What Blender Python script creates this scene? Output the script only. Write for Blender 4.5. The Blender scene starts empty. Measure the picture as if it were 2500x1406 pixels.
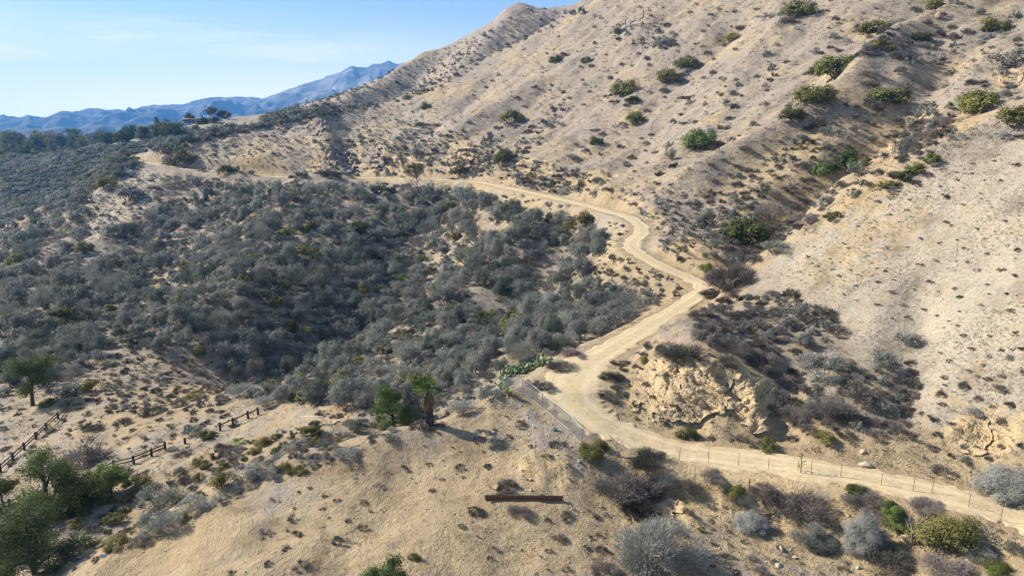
import bpy, math, random
import numpy as np
from mathutils import Vector
from mathutils.bvhtree import BVHTree

R = math.radians
SC = bpy.context.scene
COL = SC.collection

# ------------------------------------------------------------------ camera, sky, sun, exposure
CAMZ = 45.0                       # drone height above the datum
FPX = 1667.0                      # focal length in photo pixels (photo 2500 x 1406)
PITCH = R(12.6)
cam = bpy.data.cameras.new('camera')
cam.sensor_width = 36.0
cam.lens = FPX * 36.0 / 2500.0
cam.clip_start, cam.clip_end = 1.0, 60000.0
camo = bpy.data.objects.new('camera', cam)
camo.location = (0, 0, CAMZ)
camo.rotation_euler = (math.pi / 2 - PITCH, 0, 0)
COL.objects.link(camo)
SC.camera = camo

SUN_EL, SUN_AZ = R(35), R(-71)    # from the left, slightly from behind the scene
world = bpy.data.worlds.new('World')
SC.world = world
world.use_nodes = True
wn = world.node_tree
sky = wn.nodes.new('ShaderNodeTexSky')
sky.sky_type = 'NISHITA'
sky.sun_disc = False
sky.sun_elevation = SUN_EL
sky.sun_rotation = SUN_AZ
sky.altitude = 300
sky.air_density, sky.dust_density, sky.ozone_density = 1.0, 0.05, 3.0
wbg = wn.nodes['Background']
wbg.inputs[1].default_value = 0.088
# thin cirrus low on the left of the sky, laid out by direction
tc = wn.nodes.new('ShaderNodeTexCoord')
mp = wn.nodes.new('ShaderNodeMapping')
mp.inputs['Scale'].default_value = (3.0, 3.0, 26.0)
mp.inputs['Rotation'].default_value = (0, R(6), 0)
wn.links.new(tc.outputs['Generated'], mp.inputs['Vector'])
cn = wn.nodes.new('ShaderNodeTexNoise')
cn.inputs['Scale'].default_value = 1.4; cn.inputs['Detail'].default_value = 7; cn.inputs['Roughness'].default_value = .6; cn.inputs['Distortion'].default_value = .6
wn.links.new(mp.outputs[0], cn.inputs['Vector'])
def wmath(op, a, b=None, c=None):
    n = wn.nodes.new('ShaderNodeMath'); n.operation = op; n.use_clamp = op != 'SUBTRACT'
    for s_, v_ in zip(n.inputs, (a, b, c)):
        if v_ is None: continue
        if isinstance(v_, (int, float)): s_.default_value = v_
        else: wn.links.new(v_, s_)
    return n.outputs[0]
def wrange(v, a, b):
    n = wn.nodes.new('ShaderNodeMapRange'); n.interpolation_type = 'SMOOTHSTEP'
    n.inputs['From Min'].default_value = a; n.inputs['From Max'].default_value = b
    wn.links.new(v, n.inputs['Value'])
    return n.outputs[0]
sx = wn.nodes.new('ShaderNodeSeparateXYZ')
wn.links.new(tc.outputs['Generated'], sx.inputs[0])
cl = wmath('MULTIPLY', wrange(cn.outputs['Fac'], .44, .70), wrange(sx.outputs['X'], .02, -.45))
cl = wmath('MULTIPLY', cl, wmath('MULTIPLY', wrange(sx.outputs['Z'], .0, .05), wrange(sx.outputs['Z'], .17, .09)))
cl = wmath('ADD', wmath('MULTIPLY', cl, .8), wmath('ADD', .05, wmath('MULTIPLY', wrange(sx.outputs['Z'], .20, .0), .80)))
cmx = wn.nodes.new('ShaderNodeMix'); cmx.data_type = 'RGBA'
wn.links.new(cl, cmx.inputs[0]); wn.links.new(sky.outputs[0], cmx.inputs[6])
cmx.inputs[7].default_value = (8.6, 8.8, 9.0, 1)
# the sky pales towards the horizon
cm2 = wn.nodes.new('ShaderNodeMix'); cm2.data_type = 'RGBA'
wn.links.new(wmath('MULTIPLY', wrange(sx.outputs['Z'], .16, .0), .85), cm2.inputs[0]); wn.links.new(cmx.outputs[2], cm2.inputs[6])
cm2.inputs[7].default_value = (15.5, 14.3, 13.0, 1)
wn.links.new(cm2.outputs[2], wbg.inputs[0])

sl = bpy.data.lights.new('sun', 'SUN')
sl.energy = 5.0
sl.angle = R(0.5)
sl.color = (1.0, 0.94, 0.84)
slo = bpy.data.objects.new('sun', sl)
sd = Vector((math.sin(SUN_AZ) * math.cos(SUN_EL), math.cos(SUN_AZ) * math.cos(SUN_EL), math.sin(SUN_EL)))
slo.rotation_euler = sd.to_track_quat('Z', 'Y').to_euler()
COL.objects.link(slo)

SC.view_settings.view_transform = 'Standard'
SC.view_settings.look = 'None'
SC.view_settings.gamma = 1.0
SC.cycles.use_denoising = True
SC.cycles.filter_width = 1.2
SC.view_settings.exposure = 0.92

# ------------------------------------------------------------------ helpers
rng = np.random.default_rng(7)
random.seed(7)

def P(u, v, y):
    """the place seen at photo pixel (u, v) when it lies y metres forward of the drone"""
    a, b = (u - 1250) / FPX, (703 - v) / FPX
    cz, sz = math.cos(PITCH), math.sin(PITCH)
    Z = y / (cz + b * sz)
    return (a * Z, y, CAMZ + Z * (b * cz - sz))

def ray(u, v):
    a, b = (u - 1250) / FPX, (703 - v) / FPX
    cz, sz = math.cos(PITCH), math.sin(PITCH)
    return Vector((a, cz + b * sz, b * cz - sz)).normalized()

def hash2(ix, iy, seed):
    h = (ix.astype(np.int64) * 374761393 + iy.astype(np.int64) * 668265263 + seed * 1274126177) & 0x7fffffff
    h = ((h ^ (h >> 13)) * 1274126177) & 0x7fffffff
    h = h ^ (h >> 16)
    return (h & 0xffff) / 32767.5 - 1.0

def vnoise(x, y, seed=0):
    ix, iy = np.floor(x), np.floor(y)
    fx, fy = x - ix, y - iy
    fx = fx * fx * fx * (fx * (fx * 6 - 15) + 10)
    fy = fy * fy * fy * (fy * (fy * 6 - 15) + 10)
    a, b = hash2(ix, iy, seed), hash2(ix + 1, iy, seed)
    c, d = hash2(ix, iy + 1, seed), hash2(ix + 1, iy + 1, seed)
    return (a * (1 - fx) + b * fx) * (1 - fy) + (c * (1 - fx) + d * fx) * fy

def fbm(x, y, oct=4, seed=0, gain=0.5):
    s, a = 0, 1.0
    for k in range(oct):
        c, sn = math.cos(0.7 * k), math.sin(0.7 * k)
        s = s + a * vnoise((x * c - y * sn) * 2 ** k, (x * sn + y * c) * 2 ** k, seed + k * 17)
        a *= gain
    return s

def ridged(x, y, oct=4, seed=0):
    s, a = 0, 1.0
    for k in range(oct):
        c, sn = math.cos(0.9 * k), math.sin(0.9 * k)
        s = s + a * (1 - 2 * np.abs(vnoise((x * c - y * sn) * 2 ** k, (x * sn + y * c) * 2 ** k, seed + k * 13)))
        a *= 0.5
    return s

def sstep(a, b, x):
    t = np.clip((x - a) / (b - a), 0, 1)
    return t * t * (3 - 2 * t)

def catmull(pts, n):
    p = np.array(pts, float)
    p = np.vstack([2 * p[0] - p[1], p, 2 * p[-1] - p[-2]])
    out = []
    for i in range(1, len(p) - 2):
        for t in np.linspace(0, 1, n, endpoint=False):
            a, b, c, d = p[i - 1], p[i], p[i + 1], p[i + 2]
            out.append(0.5 * (2 * b + (c - a) * t + (2 * a - 5 * b + 4 * c - d) * t * t + (3 * b - a - 3 * c + d) * t ** 3))
    out.append(p[-2])
    return np.array(out)

def inpoly(u, v, poly):
    u, v = np.asarray(u, float), np.asarray(v, float)
    r = np.zeros(u.shape, bool)
    n = len(poly)
    for i in range(n):
        x1, y1 = poly[i]; x2, y2 = poly[(i + 1) % n]
        if y1 == y2: continue
        c = ((y1 > v) != (y2 > v)) & (u < (x2 - x1) * (v - y1) / (y2 - y1) + x1)
        r ^= c
    return r

def project(p):
    """world points -> photo pixels"""
    d = np.asarray(p, float) - np.array([0, 0, CAMZ])
    cz, sz = math.cos(PITCH), math.sin(PITCH)
    Z = d[..., 1] * cz - d[..., 2] * sz
    U = d[..., 1] * sz + d[..., 2] * cz
    return 1250 + FPX * d[..., 0] / Z, 703 - FPX * U / Z

def tag(o, label=None, cat=None, group=None, kind=None):
    if label: o['label'] = label
    if cat: o['category'] = cat
    if group: o['group'] = group
    if kind: o['kind'] = kind
    return o

def empty(name, loc, rz=0):
    o = bpy.data.objects.new(name, None)
    o.location = loc; o.rotation_euler = (0, 0, rz)
    o.empty_display_size = 0.3
    COL.objects.link(o)
    return o

def mesh_from(name, verts, faces, mats, midx=None, smooth=False, cols=None, drift=None):
    """numpy verts (n,3) and faces (m,k), all faces with k corners"""
    me = bpy.data.meshes.new(name)
    v = np.asarray(verts, np.float32); f = np.asarray(faces, np.int32)
    m, k = f.shape
    me.vertices.add(len(v)); me.vertices.foreach_set('co', v.ravel())
    me.loops.add(m * k); me.loops.foreach_set('vertex_index', f.ravel())
    me.polygons.add(m); me.polygons.foreach_set('loop_start', np.arange(0, m * k, k, dtype=np.int32))
    if midx is not None: me.polygons.foreach_set('material_index', np.asarray(midx, np.int32))
    if smooth: me.polygons.foreach_set('use_smooth', np.ones(m, bool))
    for mt in (mats if isinstance(mats, (list, tuple)) else [mats]): me.materials.append(mt)
    if cols is not None:
        at = me.attributes.new('tone', 'FLOAT', 'FACE')
        at.data.foreach_set('value', np.asarray(cols, np.float32))
    if drift is not None:
        at = me.attributes.new('drift', 'FLOAT', 'FACE')
        at.data.foreach_set('value', np.asarray(drift, np.float32))
    me.update(calc_edges=True)
    return me

def link(name, me, parent=None, loc=None):
    o = bpy.data.objects.new(name, me)
    COL.objects.link(o)
    if parent: o.parent = parent
    if loc is not None: o.location = loc
    return o

# ------------------------------------------------------------------ materials
def newmat(name):
    m = bpy.data.materials.new(name)
    m.use_nodes = True
    nt = m.node_tree
    b = nt.nodes['Principled BSDF']
    b.inputs['Specular IOR Level'].default_value = 0.15
    b.inputs['Roughness'].default_value = 0.9
    return m, nt, b

def ramp(nt, fac, stops):
    r = nt.nodes.new('ShaderNodeValToRGB')
    e = r.color_ramp.elements
    while len(e) < len(stops): e.new(0.5)
    for q, (p, c) in zip(e, stops):
        q.position = p; q.color = (*c, 1) if len(c) == 3 else c
    nt.links.new(fac, r.inputs[0])
    return r.outputs[0]

def noise(nt, scale, detail=4, rough=0.55, vec=None, dist=0):
    n = nt.nodes.new('ShaderNodeTexNoise')
    n.inputs['Scale'].default_value = scale
    n.inputs['Detail'].default_value = detail
    n.inputs['Roughness'].default_value = rough
    n.inputs['Distortion'].default_value = dist
    if vec is not None: nt.links.new(vec, n.inputs['Vector'])
    return n.outputs['Fac']

def mixc(nt, fac, a, b, mode='MIX'):
    m = nt.nodes.new('ShaderNodeMix')
    m.data_type = 'RGBA'; m.blend_type = mode
    for s, v in ((m.inputs[0], fac), (m.inputs[6], a), (m.inputs[7], b)):
        if isinstance(v, (int, float)): s.default_value = v
        elif isinstance(v, tuple): s.default_value = (*v, 1)
        else: nt.links.new(v, s)
    return m.outputs[2]

def mth(nt, op, a, b=None, clamp=False):
    m = nt.nodes.new('ShaderNodeMath'); m.operation = op; m.use_clamp = clamp
    for s, v in zip(m.inputs, (a, b)):
        if v is None: continue
        if isinstance(v, (int, float)): s.default_value = v
        else: nt.links.new(v, s)
    return m.outputs[0]

def attr(nt, name):
    a = nt.nodes.new('ShaderNodeAttribute'); a.attribute_name = name
    return a.outputs['Fac']

def bump(nt, b, h, strength, dist):
    n = nt.nodes.new('ShaderNodeBump')
    n.inputs['Strength'].default_value = strength
    n.inputs['Distance'].default_value = dist
    nt.links.new(h, n.inputs['Height'])
    nt.links.new(n.outputs[0], b.inputs['Normal'])

def geopos(nt):
    return nt.nodes.new('ShaderNodeNewGeometry').outputs['Position']

# ------------------------------------------------------------------ terrain: surveyed points (pixel, metres forward)
CTRL = [
 # near bench with the rusty beam
 (1240,962,60),(1000,1062,53.5),(680,1132,50),(500,1212,47),(230,1400,39.5),(1000,1300,40.5),(1280,1210,46.2),(1280,1400,38.2),
 (1000,1400,36.3),(600,1400,37),(700,1250,43.5),(1200,1050,54.5),(1380,1100,51.5),(1100,1180,47.5),(1400,1290,43.2),(1500,1160,50.2),
 # gully and path behind the bench, left flat with the wooden fences
 (150,1330,45.5),(330,1240,51),(420,1180,54),(60,1400,42),(500,1095,61),(700,1032,65),(620,1060,63),(300,1140,60),(50,1165,59.5),(100,1060,70),(0,1130,63),
 (185,962,83),(20,1005,78),(400,930,86),(480,862,95),(560,1000,72),(640,985,72),(300,880,97),(800,1000,66),(760,1040,62),
 # behind the nose
 (1200,895,73),(1100,800,100),(1300,710,124),(1400,610,150),(1440,760,96),(1350,840,78),(900,900,82),(870,960,71),(960,1035,58.5),(1050,1030,57.5),(1160,985,62),
 # canyon bowl below the road
 (200,800,138),(0,700,205),(600,830,112),(800,760,132),(1000,650,168),(1000,550,208),(1100,478,236),(700,600,205),(700,500,262),(400,600,228),
 (300,500,292),(200,600,246),(0,600,285),(0,800,140),(0,900,105),(1250,560,190),(850,650,172),(400,720,170),(1200,640,160),
 # far left slope, tree line, house knoll
 (0,500,415),(200,430,465),(400,345,540),(0,400,610),(0,345,820),(430,312,640),(480,298,690),(560,292,700),(250,360,640),(650,278,700),(350,440,430),(100,470,440),
 # far hill
 (1290,22,700),(1180,70,730),(980,163,760),(740,258,690),(800,300,560),(1040,240,560),(1150,150,640),(1350,60,640),(900,240,640),(1420,25,640),
 # main slope above the road
 (780,288,400),(600,320,380),(470,345,360),(1000,242,430),(1200,142,445),(1350,70,440),(1480,2,425),(1200,380,285),(1250,290,330),(1500,200,312),
 (1480,430,218),(1500,340,252),(1700,330,215),(1700,150,282),(1700,0,345),(2000,150,212),(2000,0,262),(2300,0,232),(2490,0,212),(2400,240,142),
 (2170,230,168),(2060,385,142),(2320,330,118),(1850,440,152),(1900,520,128),(1720,540,142),(1830,605,112),(800,360,340),(1000,350,320),(600,390,325),
 (1300,140,400),(1000,300,380),(1400,300,290),
 # near right spur
 (1850,648,95),(1990,560,94),(2130,470,92),(2300,372,90),(2500,300,88),(2100,700,75.5),(2100,900,61),(2100,1050,53.5),(2400,600,73),(2400,850,58.5),(2400,1050,50.5),
 (2450,1195,45.2),(1750,760,86),(1950,760,75),(2480,450,77),(2250,1000,54),(1900,900,63.5),
 # knoll with the rock face
 (1690,845,65),(1600,862,66.5),(1800,870,64),(1700,1045,56),(1560,1030,57.2),(1850,1070,54),(1700,950,59.5),(1655,770,73),(1722,752,76),(1800,800,71),(1850,960,59),
 # bank below the lower road
 (1550,1190,49.6),(1650,1300,43.7),(1640,1400,39.3),(2000,1260,45.4),(2000,1400,39.5),(2400,1400,37.5),(1800,1180,48.8),(2200,1290,43.2),(2450,1330,40.3),
]
ROAD = [(2760,1385,36.5),(2500,1268,42.2),(2350,1222,44.4),(2200,1186,46.6),(2000,1148,48.9),(1850,1128,50.5),(1700,1108,52.0),(1560,1072,54),(1460,1030,56.2),(1405,985,59),(1395,940,62),
        (1430,890,67),(1500,848,73),(1580,800,81),(1670,745,93),(1722,703,102),(1690,682,107),(1620,652,113),(1555,615,122),(1545,592,129),(1570,565,138),(1545,535,150),(1480,515,163),
        (1380,489,184),(1250,461,220),(1150,443,255),(1000,437,280),(850,434,298),(700,433,312),(560,427,325),(450,412,334),(385,404,340),(335,396,352),(330,380,372)]

def tps_setup(pts):
    p = np.array(pts)
    X = np.stack([np.arctan2(p[:, 0], p[:, 1]), np.log(np.hypot(p[:, 0], p[:, 1]))], 1)
    n = len(X)
    d2 = ((X[:, None] - X[None]) ** 2).sum(2)
    K = np.where(d2 > 0, d2 * np.log(d2 + 1e-12), 0) + np.eye(n) * 2e-3
    A = np.zeros((n + 3, n + 3))
    A[:n, :n] = K; A[:n, n] = 1; A[:n, n + 1:] = X; A[n, :n] = 1; A[n + 1:, :n] = X.T
    w = np.linalg.solve(A, np.concatenate([p[:, 2], [0, 0, 0]]))
    return X, w

def tps_eval(X, w, th, lr):
    out = np.empty(th.shape)
    n = len(X)
    for s in range(0, len(th), 20000):
        t, l = th[s:s + 20000], lr[s:s + 20000]
        d2 = (t[:, None] - X[None, :, 0]) ** 2 + (l[:, None] - X[None, :, 1]) ** 2
        out[s:s + 20000] = (np.where(d2 > 0, d2 * np.log(d2 + 1e-12), 0) @ w[:n]) + w[n] + w[n + 1] * t + w[n + 2] * l
    return out

road_ctrl = np.array([P(*q) for q in ROAD])
pts = [P(*q) for q in CTRL]
pts += [tuple(q) for q in road_ctrl]
for th, r, z in [(-.8,20,16),(0,20,16.5),(.8,20,16.5),(-.4,26,16),(.4,26,16),(-.8,40,13),(.8,40,22),(-.8,70,9),(.8,70,38),(-.8,140,2),(.8,140,65),(-.8,400,0),(.8,300,110),
                 (-.8,900,25),(-.4,950,35),(.0,950,80),(.4,900,150),(.8,800,170),(-.8,2500,20),(-.4,2500,30),(0,2500,60),(.4,2500,100),(.8,2500,100),(-.8,9000,0),(0,9000,0),(.8,9000,0),(-.62,900,30)]:
    pts.append((r * math.sin(th), r * math.cos(th), z))
TX, TW = tps_setup(pts)

# carved gullies (negative) and ridges (positive): polyline of (u,v,y), half-width m, metres
CARVE = [
 ([(2420,20,222),(2175,140,205),(2080,245,182),(1960,300,168),(1700,470,160)], 6, 5.0),
 ([(2330,150,185),(2225,265,160),(2150,300,149),(2075,385,143),(1985,420,139),(1925,490,133),(1850,590,114)], 6, -6.0),
 ([(1640,60,320),(1500,130,350),(1300,250,350),(1130,330,330)], 14, 4),
 ([(1800,60,290),(1650,230,270),(1560,400,225),(1500,470,200)], 9, -3.5),
 ([(1900,90,260),(1790,220,240),(1650,420,190)], 8, 3),
 ([(870,300,385),(850,370,330),(880,420,303)], 8, -2.5),
 ([(780,300,390),(800,360,345),(810,410,310)], 6, 3.5),
 ([(1200,230,400),(1050,330,345),(960,410,298)], 8, -3.5),
 ([(1050,480,236),(1000,560,206),(980,680,160),(830,800,125),(640,880,104)], 15, -8),
 ([(750,450,285),(640,600,205),(560,760,135)], 20, 7),
 ([(430,470,290),(380,620,215),(300,780,140)], 16, -5),
 ([(1250,520,200),(1200,640,158),(1080,760,122)], 10, 3.5),
 ([(1380,560,165),(1330,680,132),(1220,800,102)], 8, -3),
 ([(1450,120,470),(1200,60,690)], 10, 0),
 ([(1250,40,700),(1180,170,640),(1000,260,560)], 18, 9),
 ([(1350,60,660),(1260,170,600),(1050,270,540)], 14, -10),
 ([(1100,120,700),(960,230,640),(800,300,570)], 16, -8),
 ([(1040,140,720),(900,220,660),(780,280,600)], 14, 6),
 ([(2250,700,72),(2230,860,62),(2200,1000,55)], 2.2, -1.2),
 ([(1930,880,63),(1920,1000,57),(1920,1060,54.5)], 1.6, -1.0),
 ([(1000,1150,49),(930,1260,43),(860,1390,37)], 2.5, -0.6),
 ([(420,520,290),(200,470,420)], 22, 5),
 ([(2520,292,88),(2300,372,90),(2130,470,92),(1990,560,94),(1850,648,95)], 4.5, 1.7),
 ([(2480,285,101),(2300,352,101),(2130,452,102),(1990,545,103),(1880,625,103)], 6, -3.2),
 ([(1250,960,60),(1000,1060,53.5),(680,1130,50),(500,1210,47),(230,1400,39.5)], 2.2, .55),
 ([(1010,1020,60),(690,1095,56),(480,1190,52.5),(260,1320,47)], 3.2, -1.3),
 ([(780,285,400),(1000,240,430),(1100,192,440),(1200,140,445),(1480,0,425)], 10, 3.5),
 ([(470,345,360),(600,320,380),(780,288,400)], 9, 2),
 ([(520,330,420),(760,290,460),(980,240,490),(1200,140,500)], 22, -9),
 ([(335,408,345),(260,450,318),(215,510,292)], 9, 3),
 ([(330,380,520),(180,480,400),(0,560,320)], 25, -6),
]
carves = [(catmull([P(*q)[:2] for q in pl], 10), w, a) for pl, w, a in CARVE if a]
roadc = catmull(road_ctrl, 10)
for _ in range(3): roadc[1:-1, 2] = (roadc[:-2, 2] + 2 * roadc[1:-1, 2] + roadc[2:, 2]) / 4
_rr = [(0, 2.1), (3, 2.1), (6, 2.1), (7.5, 2.4), (8.5, 2.8), (9.5, 3.1), (10.5, 2.9), (11.5, 2.3), (13, 1.8), (15, 1.75), (22, 1.85), (28, 1.9), (30, 2.8), (31.5, 4.2), (33, 3.0)]
road_hw = np.interp(np.arange(len(roadc)) / 10, [a for a, b in _rr], [b for a, b in _rr])

def seg_dist(x, y, line):
    """distance to a polyline and the parameter of the nearest place on it"""
    bd = np.full(x.shape, 1e18); bt = np.zeros(x.shape)
    for i in range(len(line) - 1):
        ax, ay = line[i][:2]; bx, by = line[i + 1][:2]
        dx, dy = bx - ax, by - ay
        t = np.clip(((x - ax) * dx + (y - ay) * dy) / (dx * dx + dy * dy + 1e-9), 0, 1)
        d = (x - ax - t * dx) ** 2 + (y - ay - t * dy) ** 2
        m = d < bd
        bd[m] = d[m]; bt[m] = i + t[m]
    return np.sqrt(bd), bt

def height(x, y, detail=True):
    th = np.arctan2(x, y); r = np.maximum(np.hypot(x, y), 14)
    tc = np.clip(th, -.85, .85)
    z = tps_eval(TX, TW, tc, np.log(r))
    back = np.clip((np.abs(th) - .85) / (math.pi - .85), 0, 1)
    z = z * (1 - back) + 18 * back
    for line, w, a in carves:
        lo, hi = line.min(0) - 3 * w, line.max(0) + 3 * w
        m = (x > lo[0]) & (x < hi[0]) & (y > lo[1]) & (y < hi[1])
        if m.any():
            d, _ = seg_dist(x[m], y[m], line)
            z[m] += a * np.exp(-(d / w) ** 2)
    far = np.clip((r - 60) / 200, 0, 1)
    z = z + far * (2.0 * fbm(x / 45, y / 45, 3, 3) + 3.0 * np.clip((r - 300) / 300, 0, 1) * fbm(x / 120, y / 120, 3, 5))
    # rills running down the big slope
    ac, al = .55 * x - .83 * y, .83 * x + .55 * y
    big = sstep(90, 190, r) * sstep(-.25, .05, th)
    z = z + big * (0.8 * ridged(ac / 21 + .35 * fbm(x / 40, y / 40, 2, 2), al / 110, 3, 41) + .22 * ridged(ac / 7.5, al / 45, 2, 47))
    if detail:
        z = z + (0.25 + 0.5 * far) * fbm(x / 9, y / 9, 3, 11) + 0.10 * fbm(x / 2.2, y / 2.2, 3, 23) * np.clip((300 - r) / 200, 0, 1)
        z = z + .32 * sstep(90, 160, r) * fbm(x / 5.5, y / 5.5, 2, 29)
    # rock face of the knoll, eroded banks
    for (u, v, yy, rad, amp) in ROUGH:
        cx, cy, _ = P(u, v, yy)
        d = np.hypot(x - cx, y - cy)
        m = d < rad
        if m.any():
            k = 1 - sstep(rad * .45, rad, d[m])
            z[m] += k * amp * (ridged(x[m] / 2.4 + y[m] / 9, y[m] / 3.5, 4, 31) - .3)
    # road bench
    lo, hi = roadc.min(0) - 14, roadc.max(0) + 14
    m = (x > lo[0]) & (x < hi[0]) & (y > lo[1]) & (y < hi[1])
    if m.any():
        d, t = seg_dist(x[m], y[m], roadc)
        ii = np.arange(len(roadc))
        zr = np.interp(t, ii, roadc[:, 2]); hw = np.interp(t, ii, road_hw)
        k = 1 - sstep(hw + .5, hw + np.clip(2.2 + d * 0 + r[m] / 90, 2.2, 5), d)
        z[m] = z[m] * (1 - k) + zr * k
    return z
ROUGH = [(1700,960,59.5,5.5,.55),(1840,1000,57.5,3.5,.5),(2390,1060,50.5,3,.4),(1600,1240,47,4.5,.38),(1850,1220,47.2,5,.38),(2050,1230,46.5,4,.3),(1330,1160,48.8,3,.2),(1130,390,284,12,1.2),(820,380,322,14,1.6),(960,400,305,12,1.4),(1450,440,218,12,.8),(1700,620,120,6,.6)]

def build_terrain():
    th = np.concatenate([np.linspace(-math.pi, -.8, 40, endpoint=False), np.linspace(-.8, .8, 660), np.linspace(.8, math.pi, 41)[1:]])
    lr = np.concatenate([np.linspace(math.log(2), math.log(28), 16, endpoint=False), np.linspace(math.log(28), math.log(900), 600, endpoint=False), np.linspace(math.log(900), math.log(7600), 50)])
    r = np.exp(lr)
    TH, RR = np.meshgrid(th, r)                 # rows = rings
    x, y = (RR * np.sin(TH)).ravel(), (RR * np.cos(TH)).ravel()
    z = height(x, y)
    n, m = len(th), len(r)
    i = np.arange(m - 1)[:, None] * n + np.arange(n - 1)[None]
    f = np.stack([i, i + 1, i + n + 1, i + n], -1).reshape(-1, 4)[:, ::-1]
    v = np.stack([x, y, z], 1)
    # close the little hole under the drone
    c = len(v)
    v = np.vstack([v, [[0, 0, float(z[:n].mean())]]])
    k = np.arange(n - 1)
    f = np.vstack([f, np.stack([k + 1, k, np.full(n - 1, c), np.full(n - 1, c)], 1)[:0]])
    return v, f
TV, TF = build_terrain()
BVH = BVHTree.FromPolygons(TV.tolist(), TF.tolist(), epsilon=0.0)
CAMP = Vector((0, 0, CAMZ))

def hit(u, v):
    """where the line of sight through a photo pixel meets the ground"""
    loc, nor, idx, d = BVH.ray_cast(CAMP, ray(u, v), 5000)
    return loc, nor

def ground(x, y):
    loc, nor, idx, d = BVH.ray_cast(Vector((x, y, 2000)), Vector((0, 0, -1)), 4000)
    return loc.z if loc else 0.0

# ------------------------------------------------------------------ ground material and zones
def ground_material():
    m, nt, b = newmat('dry hillside')
    pos = geopos(nt)
    g = attr(nt, 'grass'); rk = attr(nt, 'rock'); gr = attr(nt, 'gravel'); pl = attr(nt, 'pale')
    n1 = noise(nt, .055, 5, .6, pos)
    nm = noise(nt, .22, 6, .68, pos, .3)
    n2 = noise(nt, .6, 5, .65, pos)
    n3 = noise(nt, 3.2, 4, .7, pos)
    n4 = noise(nt, 9.0, 3, .7, pos)
    dirt = mixc(nt, ramp(nt, n1, [(.35, (0, 0, 0)), (.65, (1, 1, 1))]), (.43, .322, .18), (.395, .305, .195))
    dirt = mixc(nt, ramp(nt, n2, [(.40, (0, 0, 0)), (.62, (1, 1, 1))]), dirt, (.37, .265, .145))
    dirt = mixc(nt, mth(nt, 'MULTIPLY', ramp(nt, n3, [(.55, (0, 0, 0)), (.75, (1, 1, 1))]), .5), dirt, (.53, .435, .27))
    grass = mixc(nt, ramp(nt, n3, [(.38, (0, 0, 0)), (.62, (1, 1, 1))]), (.205, .165, .127), (.33, .27, .207))
    grass = mixc(nt, ramp(nt, n4, [(.50, (0, 0, 0)), (.64, (1, 1, 1))]), grass, (.395, .33, .258))
    grass = mixc(nt, pl, grass, mixc(nt, ramp(nt, n3, [(.36, (0, 0, 0)), (.60, (1, 1, 1))]), (.325, .268, .195), (.45, .38, .285)))
    # grass cover breaks up along noise
    cov = mth(nt, 'ADD', g, mth(nt, 'MULTIPLY', mth(nt, 'SUBTRACT', mth(nt, 'ADD', mth(nt, 'MULTIPLY', n1, .4), mth(nt, 'ADD', mth(nt, 'MULTIPLY', n2, .9), mth(nt, 'MULTIPLY', n3, .5))), .9), 2.6))
    cov = ramp(nt, cov, [(.32, (0, 0, 0)), (.68, (1, 1, 1))])
    c = mixc(nt, cov, dirt, grass)
    gv = mixc(nt, ramp(nt, n4, [(.36, (0, 0, 0)), (.62, (1, 1, 1))]), (.24, .195, .16), (.46, .395, .32))
    c = mixc(nt, mth(nt, 'MULTIPLY', gr, ramp(nt, n2, [(.42, (0, 0, 0)), (.58, (1, 1, 1))])), c, gv)
    rc = mixc(nt, ramp(nt, n2, [(.35, (0, 0, 0)), (.65, (1, 1, 1))]), (.55, .40, .20), (.44, .33, .21))
    rc = mixc(nt, ramp(nt, n3, [(.3, (1, 1, 1)), (.45, (0, 0, 0))]), rc, (.24, .165, .10))
    c = mixc(nt, rk, c, rc)
    mott = ramp(nt, nm, [(.34, (.70, .68, .66)), (.48, (1, 1, 1)), (.66, (1.08, 1.06, 1.02))])
    c = mixc(nt, 1.0, c, mott, 'MULTIPLY')
    nt.links.new(c, b.inputs['Base Color'])
    h = mth(nt, 'ADD', mth(nt, 'MULTIPLY', n2, .30), mth(nt, 'ADD', mth(nt, 'MULTIPLY', n3, .40), mth(nt, 'MULTIPLY', n4, .30)))
    h = mth(nt, 'ADD', h, mth(nt, 'MULTIPLY', nm, 2.2))
    bump(nt, b, h, .9, .42)
    return m

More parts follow.
